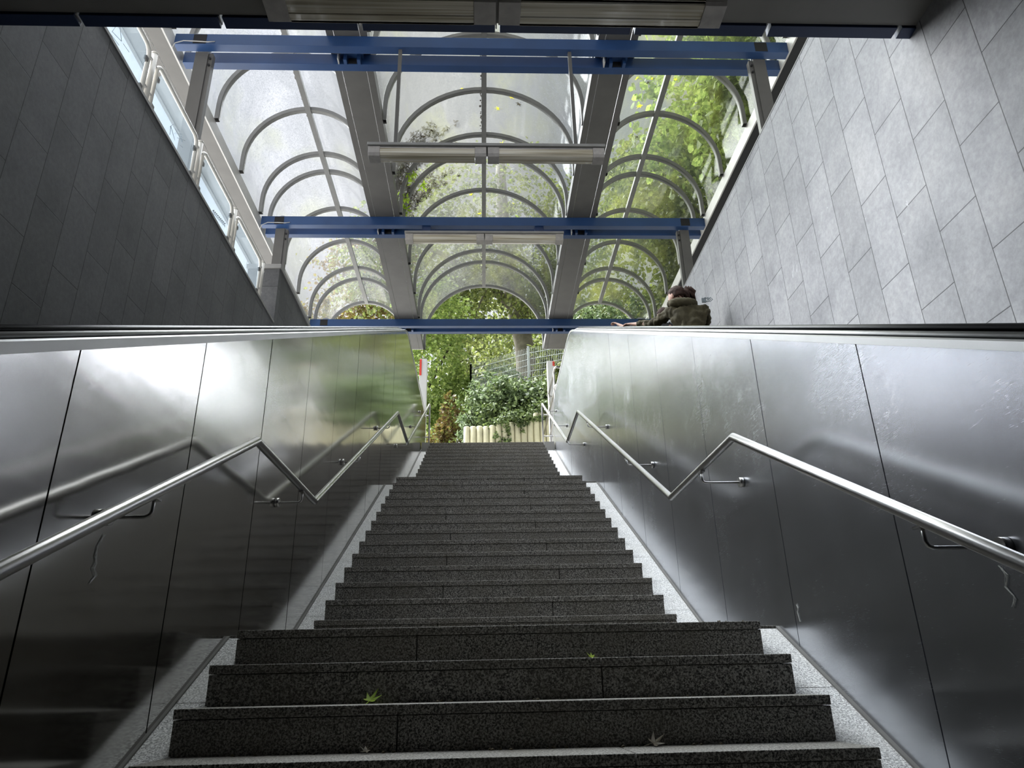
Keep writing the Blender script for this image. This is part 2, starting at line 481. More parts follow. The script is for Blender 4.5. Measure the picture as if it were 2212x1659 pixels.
# core under the steps so nothing shows through
core = MB().prism_x([(YF-.1, ZF-.3), (Y3, ZF-.3), (Y3, Z3-.30), (Y2+GAP+.1, Z2-.30), (Y2+.2, Z2-.35), (YA+GAP+.1, ZA-.30), (YA+.2, ZA-.35), (YF, ZF-.2)], WL+.02, WR-.02)
core.build('stair_core', M['concrete'], stair)

# ================================================================== ESCALATORS
BEND = 11.30                  # where the incline turns level at street height
def slope_z(y, w):            # line parallel to the flights, level after the bend
    return T*y + w if y < BEND else T*BEND + w
def escalator(sgn, X, Xout, wtop, wbot, seams_y, label, label_rail):
    root = empty('escalator', ((X+Xout)/2, 0.4, ZF), label, 'escalator')
    y0, y1 = -3.2, (15.62 if sgn < 0 else 15.40)
    # stair-side cladding panels of brushed steel
    ys = [y0] + [s for s in seams_y if y0+.2 < s < y1-.1] + [y1]
    for k, (a, b) in enumerate(zip(ys[:-1], ys[1:])):
        a2, b2 = a+.0045, b-.0045
        lo = -2.3
        if sgn > 0 and b > 13.9:                 # rounded upper end on the right escalator
            top = [(b2, 4.70)] if b >= y1 else []
            prof = [(14.0, slope_z(14, wbot)), (14.25, 5.66), (14.5, 5.45), (14.79, 5.12), (15.1, 4.92), (15.397, 4.68)]
            pts = [(a2, lo), (b2, lo)]
            if b < y1: 
                zb = np.interp(b2, [p[0] for p in prof], [p[1] for p in prof]); pts.append((b2, float(zb)))
            for p in reversed(prof):
                if a2 < p[0] <= b2: pts.append(p)
            za = np.interp(a2, [p[0] for p in prof], [p[1] for p in prof]) if a2 > 14.0 else slope_z(a2, wbot)
            pts.append((a2, float(za)))
        else:
            pts = [(a2, lo), (b2, lo), (b2, slope_z(b2, wbot))]
            if a2 < BEND < b2: pts.append((BEND, slope_z(BEND, wbot)))
            pts.append((a2, slope_z(a2, wbot)))
        # follow the stairs below: keep the panel foot just under the stringer
        mb = MB().prism_x(pts, min(X, X+sgn*.02), max(X, X+sgn*.02))
        o = fixn(mb.build('cladding_panel', M['steel'] if sgn < 0 else M['steel_matt'], root))
        # panels are never perfectly coplanar: a hair of tilt each
        rr = random.Random(k*7+int(sgn)); o.data.transform(Matrix.Translation((0,0,0)))
        sh = [rr.uniform(-.0016, .0016), rr.uniform(-.0012, .0012)]
        ym, zm = (a+b)/2, slope_z((a+b)/2, wbot)-1
        for vv in o.data.vertices:
            vv.co.x += (vv.co.y+root.location.y-ym)*sh[0] + (vv.co.z+root.location.z-zm)*sh[1]*.5
    # dark gap behind the seams
    bk = [(y0, -2.3), (y1-.02, -2.3), (y1-.02, 4.6), (14.0, slope_z(14, wbot)-.35), (BEND, slope_z(BEND, wbot)-.02), (y0, slope_z(y0, wbot)-.02)]
    xa, xb = X+sgn*.024, X+sgn*.05
    fixn(MB().prism_x(bk, min(xa, xb), max(xa, xb)).build('backing_plate', M['black'], root))
    yend = 15.55 if sgn < 0 else 14.0
    def ribbon(prof, name, mat, ya=y0, yb=yend, smooth=False, joints=()):   # prof: closed (x offset, w) loop swept along the incline
        ysl = [ya] + [BEND-.35, BEND-.15, BEND+.05, BEND+.3] + [yb]
        def zz(y):
            # soft bend
            t = (y-(BEND-.35))/.65
            if t <= 0: return T*y
            if t >= 1: return T*BEND - T*.025
            return T*(BEND-.35) + T*.65*(t - t*t/2) + 0
        mb = MB(); n = len(prof); b = 0
        for y in ysl:
            for (dx, w) in prof: mb.v.append((X+sgn*dx, y, zz(y)+w))
        for i in range(len(ysl)-1):
            for j in range(n):
                j2 = (j+1) % n
                mb.f.append((i*n+j, i*n+j2, (i+1)*n+j2, (i+1)*n+j))
        mb.f.append(tuple(range(n))); mb.f.append(tuple((len(ysl)-1)*n+j for j in reversed(range(n))))
        return fixn(mb.build(name, mat, root, smooth=smooth))
    ribbon([(-.008, wbot-.004), (-.008, wtop), (.006, wtop+.006), (.02, wtop+.004), (.02, wbot-.004)], 'edge_trim', M['steel_trim'])
    ribbon([(.018, wtop+.002), (.055, wtop+.006), (.055, wtop-.03), (.018, wtop-.03)], 'deck_groove', M['black'])
    cx = .085; cw = (wtop+.006+.018)/1
    ribbon([(cx+.020*math.cos(a), wtop+.014+.016*math.sin(a)) for a in [2*PI*k/12 for k in range(12)]], 'deck_tube', M['steel_trim'], smooth=True)
    ribbon([(.10, wtop-.005), (.10, wtop+.012), (.22, wtop+.012), (.22, wtop-.6), (.20, wtop-.6), (.20, wtop-.005)], 'inner_panel', M['steel_trim'])
    hx, hw_ = .145, -.004
    ribbon([(hx+.040*math.cos(a), hw_+.017*math.sin(a)) for a in [2*PI*k/16 for k in range(16)]], 'handrail', M['rubber'], smooth=True)
    ribbon([(hx-.018, hw_-.012), (hx-.018, wtop+.0), (hx+.018, wtop+.0), (hx+.018, hw_-.012)], 'handrail_guide', M['rubber'])
    # far balustrade
    w = abs(Xout-X)
    ribbon([(w-.22, wtop-.6), (w-.22, wtop+.012), (w-.02, wtop+.012), (w-.02, wtop-.02), (w-.20, wtop-.02), (w-.20, wtop-.6)], 'inner_panel', M['steel_trim'])
    ribbon([(w-.145+.040*math.cos(a), hw_+.017*math.sin(a)) for a in [2*PI*k/16 for k in range(16)]], 'handrail', M['rubber'], smooth=True)
    # moving steps
    mb = MB(); k = 0
    for i in range(-12, 28):
        y = i*.3985+.1; z = T*y - 1.02
        if z > Z_ST - .05: break
        xa, xb = X+sgn*.24, X+sgn*(w-.24)
        mb.box(min(xa, xb), max(xa, xb), y, y+.40, max(z-.22, -2.3), max(z, -2.25))
    ylast = i*.3985+.1
    mb.box(min(xa, xb), max(xa, xb), ylast, 15.6, Z_ST-.2, Z_ST)
    mb.build('step_band', M['grey_paint'], root)
    return root
lseams = [2.155+ .955*k for k in range(-6, 15)]
rseams = [2.628+1.04*k for k in range(-6, 13)]
escalator(-1, WL, TL+.03, -.040, -.074, lseams, 'escalator left of the stairs, its steel side mirroring green trees at the upper end', '')
escalator(1, WR, TR-.03, -.047, -.074, rseams, 'escalator right of the stairs, pale steel side, carrying the two riders', '')

# ================================================================== STAIR HANDRAILS
def stair_rail(X, Xw, label, name_end):
    root = empty('stair_handrail', (X, YF, ZF), label, 'handrail', 'zigzag steel handrails on both sides of the stairs')
    pts = [(-1.6, 1.16-(3.5+1.6)*T), (3.5, 1.16), (4.83, 1.175), (9.12, 3.40), (10.46, 3.415), (14.53, 5.60)]
    P = [(X, y, z) for y, z in pts]
    # crisp mitred bends: each straight run is one tube piece of the same rail mesh
    mb = MB().tube(P, .0215, 18)
    mb.build('rail', M['rail_steel'], root, smooth=True)
    # end post, two cross bars back to the cladding
    ep = MB().tube([(X, 14.53, 5.60), (X, 14.60, 5.58), (X, 14.62, 5.50), (X, 14.62, 4.74)], .017, 12)
    ep.build('end_post', M['rail_steel'], root, smooth=True)
    for z in (5.38, 4.90):
        MB().tube([(X, 14.62, z), (Xw + (.02 if X > 0 else -.02)*-1, 14.62, z)], .012, 10).build('cross_bar', M['rail_steel'], root, smooth=True)
    def rz(y): return float(np.interp(y, [p[0] for p in pts], [p[1] for p in pts]))
    s = 1 if Xw > X else -1
    for y in ((2.08, 4.10, 6.21, 8.33, 10.33, 12.3, 14.0) if X > 0 else (.55, 2.49, 4.49, 6.44, 8.35, 10.33, 12.3, 14.0)):
        z = rz(y); zb = z-.085
        br = MB().tube([(X, y, z-.018), (X, y, zb+.02), (X+s*.006, y, zb+.006), (X+s*.02, y, zb), (Xw-s*.004, y, zb)], .0065, 8)
        bo = br.build('bracket', M['rail_steel'], root, smooth=True)
        ro = MB().tube([(Xw-s*.026, y, zb), (Xw-s*.002, y, zb)], .028, 18).build('rosette', M['rail_steel'], bo, smooth=True)
        MB().box(X-.014, X+.014, y-.03, y+.03, z-.026, z-.019).build('saddle', M['rail_steel'], bo)
    return root
stair_rail(-1.12, WL, 'zigzag tubular steel handrail bracketed to the steel wall left of the stairs', '')
stair_rail(1.28, WR, 'zigzag tubular steel handrail bracketed to the steel wall right of the stairs', '')

# ================================================================== SETTING: walls, floor, ceiling, ground
tag(MB().box(-8, 8, -12, YF+.3, ZF-.3, ZF).build('floor', M['floor']), kind='structure')
tag(MB().box(-8, 8, -12, 3.13, 3.63, 4.74).build('ceiling', M['ceiling']), kind='structure')
wl = MB().box(TL-.3, TL, -12, 9.15, ZF, Z_ST).box(TL-.45, TL, 9.15, 15.0, ZF, 5.63)
tag(wl.build('wall_left', M['tile_l']), kind='structure')
tag(MB().box(TR, TR+.3, -12, 15.0, ZF, Z_ST).build('wall_right', M['tile_r']), kind='structure')
tag(MB().box(-8, 8, -12.3, -12, ZF, 3.7).build('wall_back', M['tile_l']), kind='structure')
cop = MB().box(TL-.28, TL+.012, 3.2, 9.145, Z_ST, Z_ST+.03)
tag(cop.build('trim_1', M['coping']), kind='structure')
tag(MB().box(TL-.47, TL+.02, 9.13, 15.02, 5.632, 5.70).build('trim_2', M['coping'], bevel=.004), kind='structure')
tag(MB().box(TR-.003, TR+.32, 3.2, 15.0, Z_ST, Z_ST+.012).build('trim_3', M['coping']), kind='structure')
gl = MB().box(-60, TL-.31, -10, 15.0, Z_ST-.3, Z_ST-.01).box(TR+.31, 60, -10, 15.0, Z_ST-.3, Z_ST-.01)
gl.box(-60, 60, 15.0, 70, Z_ST-.3, Z_ST-.01).box(WL-1.6, WR+1.06, 14.99, 15.0, Z_ST-.3, Z_ST-.01)
gl.box(XC-HW2, XC+HW2, Y3+.45, 15.0, Z_ST-.3, Z_ST-.01)
gl.box(WL+.02, XC-HW2, Y3-.05, 15.0, Z_ST-.3, Z_ST-.005).box(XC+HW2, WR-.02, Y3-.05, 15.0, Z_ST-.3, Z_ST-.005)
tag(gl.build('street_paving', M['plaza']), kind='structure')
# fascia of dark blue plates along the ceiling edge, open joints with small brackets
fas = empty('ceiling_fascia', (.1, 3.19, 3.63), 'dark blue fascia of plates with slit joints along the ceiling edge', 'fascia')
jx = [-4.0, -3.12, -2.32, -1.51, -.71, .10, .91, 1.72, 2.52, 3.33, 4.2]
for a, b in zip(jx[:-1], jx[1:]):
    MB().box(a+.014, b-.014, 3.135, 3.215, 3.615, 4.6).build('fascia_plate', M['blue_dark'], fas, bevel=.003)
for x in jx[1:-1]:
    MB().box(x-.011, x-.003, 3.14, 3.20, 3.63, 3.75).build('joint_bracket', M['grey_light'], fas)

# ================================================================== LIGHT FITTINGS
def lamp(xc, yc, z, label, rods=None, half=1.31, wdt=.165, zdrop=.155, hang_grp='twin tube light fittings over the stairs', rod_y=None):
    """twin fitting: channel on top, two housings with end caps and ribbed diffusers"""
    root = empty('light_fitting', (xc, yc, z), label, 'light fitting')
    ch = MB().box(xc-half, xc+half, yc-wdt*.62, yc+wdt*.5, z-.035, z)
    ch.build('channel', M['lamp_channel'], root, bevel=.003)
    for s in (-1, 1):
        a, b = (xc-half+.012, xc-.008) if s < 0 else (xc+.008, xc+half-.012)
        hz0, hz1 = z-zdrop, z-.04
        h_ = MB().box(a+.02, b-.02, yc-wdt*.45, yc+wdt*.45, hz1-.02, hz1)
        hs = h_.build('housing', M['lamp_body'], root)
        for (p, q) in ((a, a+.125), (b-.125, b)):
            e = MB().prism_x([(yc-wdt*.5, hz1), (yc-wdt*.5, hz0+.03), (yc-wdt*.38, hz0), (yc+wdt*.38, hz0), (yc+wdt*.5, hz0+.03), (yc+wdt*.5, hz1)], p, q)
            fixn(e.build('end_cap', M['lamp_body'], hs, bevel=.003))
        d = MB().prism_x([(yc-wdt*.46, hz1-.02), (yc-wdt*.46, hz0+.035), (yc-wdt*.36, hz0+.008), (yc-wdt*.12, hz0+.002), (yc-wdt*.1, hz0+.008), (yc+wdt*.1, hz0+.008), (yc+wdt*.12, hz0+.002), (yc+wdt*.36, hz0+.008), (yc+wdt*.46, hz0+.035), (yc+wdt*.46, hz1-.02)], a+.126, b-.126)
        fixn(d.build('diffuser', M['diffuser'], hs))
    if label.endswith('middle blue roof beam'):
        for rx in (-.9, .95):
            MB().box(rx-.07, rx+.07, yc-.08, yc+.06, z, 7.0).build('mounting_pad', M['blue_dark'], root)
    if rods:
        for rx in rods:
            MB().box(rx-.02, rx+.02, rod_y-.02, rod_y+.02, z, 7.0).build('hanger_rod', M['grey_paint'], root)
    return root
lamp(.065, 6.50, 5.55, 'long twin light fitting hung on two rods below the front blue roof beam', rods=(-.95, 1.06), rod_y=6.50)
lamp(.05, 10.14, 6.90, 'long twin light fitting fixed directly under the middle blue roof beam', half=1.30)
lamp(.095, 3.03, 3.629, 'twin light fitting set flush in the dark ceiling at the top of the view', half=1.32, wdt=.20, zdrop=.075)

# ================================================================== CANOPY
CX = .05
EB = 3.66                      # inner face of the edge channels
beams = ((6.446, 'front blue double roof beam, the one with the hung light fitting below it'),
         (10.03, 'middle blue double roof beam with a light fitting tight under it'),
         (13.615, 'rear blue double roof beam nearest the trees, above the head of the stairs'))
for bi, (yb, lab) in enumerate(beams):
    root = empty('roof_beam', (CX, yb, 7.0), lab, 'beam')
    x0, x1 = CX-3.62, CX+3.66
    for (a, b) in ((yb, yb+.108), (yb+.27, yb+.376)):
        MB().box(x0, x1, a, b, 7.0, 7.163).build('rail', M['blue'], root, bevel=.003)
    for gx in (-1.60, 1.62):          # gutter saddles between the rails, hollow stub showing dark
        cxs = CX+gx
        s = MB().box(cxs-.13, cxs+.13, yb+.108, yb+.27, 7.09, 7.163).build('saddle_plate', M['blue'], root)
        MB().box(cxs-.10, cxs-.062, yb+.2, yb+.272, 7.0, 7.10).build('saddle_cheek', M['blue'], s)
        MB().box(cxs+.062, cxs+.10, yb+.2, yb+.272, 7.0, 7.10).build('saddle_cheek', M['blue'], s)
        MB().box(cxs-.05, cxs+.05, yb+.262, yb+.271, 7.01, 7.12).build('stub_hole', M['black'], s)
        sg = 1 if gx < 0 else -1
        MB().box(cxs-.17, cxs-.155, yb+.18, yb+.27, 7.0, 7.12).build('saddle_fin', M['grey_light'], s)
    for px_ in (-3.33, 3.33):         # dark square sockets in the face of the front rail
        cxs = CX+px_
        MB().box(cxs-.075, cxs+.075, yb-.003, yb+.02, 7.012, 7.152).build('post_socket', M['black'], root)
# posts
postspec = ((-3.33, 6.6, Z_ST-.005, 'grey steel post with bolted flange under the left end of the front blue beam'),
            (3.33, 6.6, Z_ST-.005, 'grey steel post under the right end of the front blue beam'),
            (-3.33, 10.18, 5.695, 'grey steel post standing on the tiled parapet, left end of the middle blue beam'),
            (3.33, 10.18, Z_ST-.005, 'grey steel post under the right end of the middle blue beam'),
            (-3.33, 13.77, 5.695, 'grey round-topped post at the left end of the rear blue beam'),
            (3.33, 13.77, Z_ST-.005, 'grey round-topped post at the right end of the rear blue beam, beside the riders'))
for (px_, py, z0, lab) in postspec:
    root = empty('roof_post', (CX+px_, py, z0), lab, 'post', None)
    x = CX+px_; s = 1 if px_ < 0 else -1
    if px_ < 0 and py > 8: pass
    MB().box(x-.075, x+.075, py-.045, py+.055, z0, 7.0).build('shaft', M['grey_paint'], root, bevel=.003)
    MB().box(x+s*.076 if s > 0 else x-.125, x+.125 if s > 0 else x-.076, py-.03, py+.04, z0, 6.99).build('flange', M['grey_paint'], root)
    for zz in (6.80, 6.90):
        MB().tube([(x+s*.10, py-.05, zz), (x+s*.10, py-.03, zz)], .014, 8).build('bolt', M['black'], root)
    top = [(x-.075, 7.0), (x+.075, 7.0), (x+.075, 7.22)] + [(x+.075*math.cos(a), 7.22+.06*math.sin(a)) for a in [PI*k/10 for k in range(1, 10)]] + [(x-.075, 7.22)]
    fixn(MB().prism_y(top, py+.0, py+.02).build('head_plate', M['grey_light'], root))
# gutters (two wide ones between the vaults) and edge channels
for gx, lab in ((-1.63, 'wide grey gutter box between the left and centre glazed vaults'), (1.60, 'wide grey gutter box between the centre and right glazed vaults')):
    root = empty('roof_gutter', (CX+gx, 2.7, 7.17), lab, 'gutter')
    x = CX+gx
    MB().box(x-.15, x+.15, 2.7, 15.1, 7.168, 7.19).build('soffit', M['grey_paint'], root)
    for s in (-1, 1):
        MB().box(x+s*.155 if s > 0 else x-.24, x+.24 if s > 0 else x-.155, 2.7, 15.1, 7.168, 7.32).build('side_channel', M['grey_paint'], root)
    MB().box(x-.24, x+.24, 15.1, 15.12, 7.168, 7.33).build('end_plate', M['grey_light'], root)
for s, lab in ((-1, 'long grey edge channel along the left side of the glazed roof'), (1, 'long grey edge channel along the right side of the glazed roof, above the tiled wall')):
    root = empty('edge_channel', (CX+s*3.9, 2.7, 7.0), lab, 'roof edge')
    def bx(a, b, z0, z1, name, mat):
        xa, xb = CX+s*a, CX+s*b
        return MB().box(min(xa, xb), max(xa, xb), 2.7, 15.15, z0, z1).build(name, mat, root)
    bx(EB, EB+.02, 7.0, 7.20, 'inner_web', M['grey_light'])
    sm = M['grey_paint'] if s < 0 else M['black']  # right underside coloured near-black in place of shade, left stays grey
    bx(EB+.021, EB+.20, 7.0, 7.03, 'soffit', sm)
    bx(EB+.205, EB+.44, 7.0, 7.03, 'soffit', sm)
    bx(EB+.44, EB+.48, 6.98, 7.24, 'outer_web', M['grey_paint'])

RIBS = [2.76, 3.22, 4.28, 5.36, 6.38, 6.84, 7.90, 8.98, 10.0, 10.46, 11.52, 12.60, 13.62, 14.09, 15.15]
def vault(xc, a, zb, lift, matp, label, ext=1.0):
    """barrel vault: ribs, a ridge bar and two curved panes per bay; profile = short straight leg + arch"""
    root = empty('glazed_vault', (xc, 2.76, zb), label, 'roof vault')
    def prof(r, n=28):
        # r: offset inward from the pane
        A = a - r
        pts = [(xc-A, zb)] + [(xc - A*math.cos(PI*k/n), zb+lift + (A*ext)*math.sin(PI*k/n)) for k in range(n+1)] + [(xc+A, zb)]
        return pts
    outer, inner = prof(0), prof(.055)
    for y in RIBS:
        mb = MB(); n = len(outer)
        for yy in (y-.038, y+.038):
            mb.v += [(x, yy, z) for x, z in outer] + [(x, yy, z) for x, z in inner]
        for i in range(n-1):
            mb.f += [(n+i, n+i+1, 3*n+i+1, 3*n+i), (i, 2*n+i, 2*n+i+1, i+1), (i, i+1, n+i+1, n+i), (2*n+i, 3*n+i, 3*n+i+1, 2*n+i+1)]
        rb = mb.build('rib', M['grey_rib'], root)
        rb.data.polygons.foreach_set('use_smooth', [p.index % 4 < 2 for p in rb.data.polygons])
    zt = zb+lift+a*ext
    MB().box(xc-.04, xc+.04, RIBS[0], RIBS[-1], zt-.075, zt-.012).build('ridge_bar', M['grey_rib'], root)
    pp = prof(-.006); h = len(pp)//2
    for k, (y0, y1) in enumerate(zip(RIBS[:-1], RIBS[1:])):
        for part in (pp[:h+1], pp[h:]):
            mb = MB(); n = len(part)
            mb.v += [(x, y0, z) for x, z in part] + [(x, y1, z) for x, z in part]
            for i in range(n-1): mb.f.append((i, i+1, n+i+1, n+i))
            o = mb.build('pane', matp, root); o.data.polygons.foreach_set('use_smooth', [True]*len(o.data.polygons))
    return root
vault(CX-2.74, .92, 7.20, .26, M['canopy_l'], 'left glazed barrel vault of the roof, bright white sky behind it', 1.06)
vault(CX, 1.40, 7.20, .28, M['canopy_c'], 'centre glazed barrel vault of the roof, widest, with fallen leaves and dry weeds on it', 1.0)
vault(CX+2.74, .92, 7.20, .26, M['canopy_r'], 'right glazed barrel vault of the roof, green with moss and trees behind it', 1.06)

# cable ends hanging at the left ends of the beams
for yb, lab in ((6.446, 'thin loose cable looped over the left end of the front blue beam'), (10.03, 'thin loose cable looped over the left end of the middle blue beam')):
    x = CX-3.55
    p = [(x-.05, yb-.05, 6.88), (x-.03, yb-.05, 6.96), (x+.05, yb-.03, 7.02), (x+.2, yb-.015, 7.03), (x+.32, yb-.012, 7.025), (x+.40, yb-.005, 7.04)]
    tag(MB().tube(p, .006, 6).build('loose_cable', M['grey_light'], smooth=True), lab, 'cable')

# ================================================================== GLASS RAILING on the left wall
posts_y = [2.75+1.165*k for k in range(0, 6)]       # 2.75 ... 8.575
posts_y = [3.92, 5.07, 6.23, 7.39, 8.58]
RX = -2.955
order = ['hidden mostly by the ceiling', 'highest in view', 'second from the ceiling', 'third from the ceiling', 'beside the tiled parapet']
def rail_post(y, lab):
    r = empty('railing_post', (RX, y, Z_ST+.03), lab, 'railing post', 'ivory tube posts of the glass railing')
    MB().tube([(RX, y, Z_ST+.03), (RX, y, 5.37)], .028, 14).build('tube', M['hoop'], r, smooth=True)
    MB().tube([(RX, y, 5.37), (RX, y, 5.385), (RX, y, 5.39)], [.030, .030, .022], 14).build('cap', M['hoop'], r, smooth=True)
    for z in (4.95, 5.27):
        MB().box(RX-.008, RX+.008, y-.085, y+.085, z, z+.02).build('link_plate', M['grey_light'], r)
    return r
def rail_panel(ya, yb, lab, marks):
    r = empty('glass_panel', (RX, (ya+yb)/2, Z_ST+.03), lab, 'railing panel')
    a, b, rad, zt, zb = ya+.085, yb-.085, .085, 5.35, Z_ST+.03
    pts = [(RX, a, zb)] + [(RX, y, z) for y, z in arc(a+rad, zt-rad, rad, PI, PI/2, 7)] + [(RX, y, z) for y, z in arc(b-rad, zt-rad, rad, PI/2, 0, 7)] + [(RX, b, zb)]
    MB().tube(pts, .020, 12).build('hoop_frame', M['hoop'], r, smooth=True)
    pts2 = [(a+.045, zb+.05), (b-.045, zb+.05), (b-.045, zt-.13), (b-.09, zt-.045), (a+.09, zt-.045), (a+.045, zt-.13)]
    fixn(MB().prism_x(pts2, RX-.004, RX+.004).build('glass_pane', M['glass'], r))
    for (y, z) in ((a+.035, zb+.10), (b-.035, zb+.10), (a+.035, zt-.15), (b-.035, zt-.15)):
        MB().box(RX-.014, RX+.014, y-.02, y+.03, z-.022, z+.022).build('glass_clamp', M['grey_paint'], r, bevel=.003)
    for st in marks:
        MB().tube([(RX+.0055, a+.1+u*(b-a-.2), zb+.08+w*(zt-zb-.18)) for u, w in st], .0022, 5).build('scratched_mark', M['ink'], r)
    return r
for i, y in enumerate(posts_y):
    rail_post(y, 'ivory tube post of the glass railing, ' + ['behind the ceiling edge', 'between the topmost glass panels in view', 'one below the grey roof post', 'between the two lowest glass panels', 'beside the end of the tiled parapet'][i])
m1 = [[(.30,.80),(.22,.45),(.42,.50),(.36,.72),(.30,.80)], [(.45,.48),(.40,.15),(.58,.28),(.50,.52)], [(.62,.30),(.75,.34)], [(.38,.05),(.56,.12)]]
m2 = [[(.38,.30),(.45,.52),(.60,.60),(.50,.30),(.68,.62),(.74,.42)], [(.50,.48),(.75,.50),(.60,.36),(.80,.62)], [(.70,.30),(.78,.36)], [(.42,.12),(.40,.36),(.56,.20)]]
m4 = [[(.50,.30),(.52,.44)]]
rail_panel(2.75, 3.92, 'plain glass railing panel in an ivory hoop frame, nearest the ceiling', [])
rail_panel(3.92, 5.07, 'glass railing panel with angular scratched letters, highest in view', m1)
rail_panel(5.07, 6.23, 'glass railing panel with a scribbled scratch tag, in front of the grey post', m2)
leafp = rail_panel(6.23, 7.39, 'glass railing panel with a pale leaf sprig on it', [[(.45,.12),(.6,.2),(.78,.26),(.95,.30)]])
rail_panel(7.39, 8.58, 'lowest glass railing panel, next to the tiled parapet end', m4)
lf = MB()
for k in range(9):
    u = .45+.055*k; w = .12+.022*k
    y = 6.23+.185+u*(.79); z = Z_ST+.11+w*.42
    for s in (-1, 1):
        lf.prism_x([(y, z), (y+.025, z+s*.022), (y+.055, z+s*.03), (y+.03, z+s*.006)], RX+.0045, RX+.006)
lf.build('leaf_sprig', M['ink'], leafp)  # pale flat leaf shapes laid on the pane

# ================================================================== FAR RAILS, PYLONS
gr = empty('guard_rail', (1.6, 14.7, Z_ST), 'bent tubular steel guard rails at the stair head, right side by the white pylon', 'guard rail')
for z, y1, x in ((5.50, 16.3, 1.60), (6.08, 18.0, 1.60), (6.50, 16.3, 1.60)):
    MB().tube([(x+.12, 14.62, z-.03), (x+.04, 14.60, z), (x, 14.68, z), (x, y1, z), (x+.03, y1+.04, z-.02), (x+.10, y1+.04, z-.03)], .024, 12).build('tube_rail', M['rail_steel'], gr, smooth=True)
MB().tube([(1.60, 14.9, 4.75), (1.60, 14.9, 6.5)], .018, 10).build('upright', M['rail_steel'], gr, smooth=True)
MB().tube([(1.60, 16.2, 4.75), (1.60, 16.2, 6.5)], .018, 10).build('upright', M['rail_steel'], gr, smooth=True)
for (x, y, zt, s, lab) in ((-1.46, 16.6, 7.62, -1, 'white pylon with a red edge at the stair head, left side'), (1.72, 16.6, 7.55, 1, 'pale pylon with a red corner at the stair head, right side')):
    p = empty('pylon', (x, y, Z_ST), lab, 'pylon')
    MB().box(x-.09, x+.09, y, y+.25, Z_ST-.01, zt).build('column', M['white'], p, bevel=.006)
    MB().box(x+s*.065-.025, x+s*.065+.026, y-.012, y+.001, zt-(.45 if s < 0 else .14), zt-.02).build('red_panel', M['red'], p)

# ================================================================== BANK, PALISADE, FENCE
bank = MB()
nx, ny = 40, 26
hb = random.Random(5)
for j in range(ny):
    for i in range(nx):
        x = -.75 + i*.42; y = 18.12 + j*.42
        f = min(1, j/9)
        base = 6.05 + min(.9, max(0, (x+.6)*.16))
        z = base + 2.3*(f**.8)*min(1, max(.15, (x+.9)/2.0)) + hb.uniform(-.05, .05) + (max(0, x-2.5)*.12*f)
        if i == 0: z = Z_ST + .2
        bank.v.append((x, y, z))
for j in range(ny-1):
    for i in range(nx-1):
        a = j*nx+i; bank.f.append((a, a+1, a+nx+1, a+nx))
tag(bank.build('planted_bank', M['soil'], smooth=True), kind='structure')
pr = random.Random(11)
ORD = 'first second third fourth fifth sixth seventh eighth ninth tenth eleventh twelfth thirteenth fourteenth fifteenth sixteenth seventeenth eighteenth nineteenth twentieth'.split()
for k in range(20):
    x = -.41+k*.166
    zt = 6.30 + min(.55, max(0, (k-3)*.026)) + pr.uniform(-.012, .012) + (.16 if k > 10 else 0)
    y = 18.0 if k < 13 else 18.0 - .05*(k-12) if k < 16 else 17.85
    mb = MB().tube([(x, y, Z_ST-.01), (x, y, zt-.02), (x, y, zt)], [.081, .081, .070], 18)
    lab = '%s round concrete palisade post from the left, below the planted bank' % ORD[k]
    if 2 <= k <= 8: lab = 'ivy-touched round concrete palisade post, %s from the left' % ORD[k]
    tag(mb.build('palisade_post', M['palisade'], smooth=True), lab, 'palisade post', 'round concrete palisade posts')

def fence_panel(p0, p1, z0, z1, lab, first):
    r = empty('mesh_fence_panel', (p0[0], p0[1], z0), lab, 'fence')
    d = Vector((p1[0]-p0[0], p1[1]-p0[1], 0)); L = d.length; d.normalize()
    mb = MB()
    n = int(L/.055)
    for i in range(n+1):
        q = Vector((p0[0], p0[1], 0)) + d*(L*i/n)
        mb.tube([(q.x, q.y, z0), (q.x, q.y, z1+.03)], .0045, 4)
    for k in range(int((z1-z0)/.2)+1):
        z = z0+.2*k
        for o_ in (-.008, .008):
            mb.tube([(p0[0]-d.y*o_, p0[1]+d.x*o_, z), (p1[0]-d.y*o_, p1[1]+d.x*o_, z)], .0055, 4)
    mb.build('wire_mesh', M['fence'], r)
    q = p1
    MB().box(q[0]-.03, q[0]+.03, q[1]-.02, q[1]+.04, z0-.4, z1+.08).build('fence_post', M['fence'], r)
    if first: MB().box(p0[0]-.03, p0[0]+.03, p0[1]-.02, p0[1]+.04, z0-.4, z1+.05).build('fence_post', M['fence'], r)
    return r
fence_panel((-.36, 21.2), (1.40, 20.0), 7.75, 9.50, 'green-grey wire mesh fence panel left of the fence post, above the bushes', True)
fence_panel((1.40, 20.0), (3.3, 19.2), 7.75, 9.50, 'green-grey wire mesh fence panel right of the fence post, running behind the gutter end', False)
fence_panel((3.3, 19.2), (5.7, 18.6), 7.85, 9.6, 'wire mesh fence panel farthest right, hidden behind the steel escalator wall', False)
fence_panel((-.36, 23.6), (-.36, 21.2), 7.75, 9.45, 'wire mesh fence panel seen edge-on, turning back at the left fence corner', False)

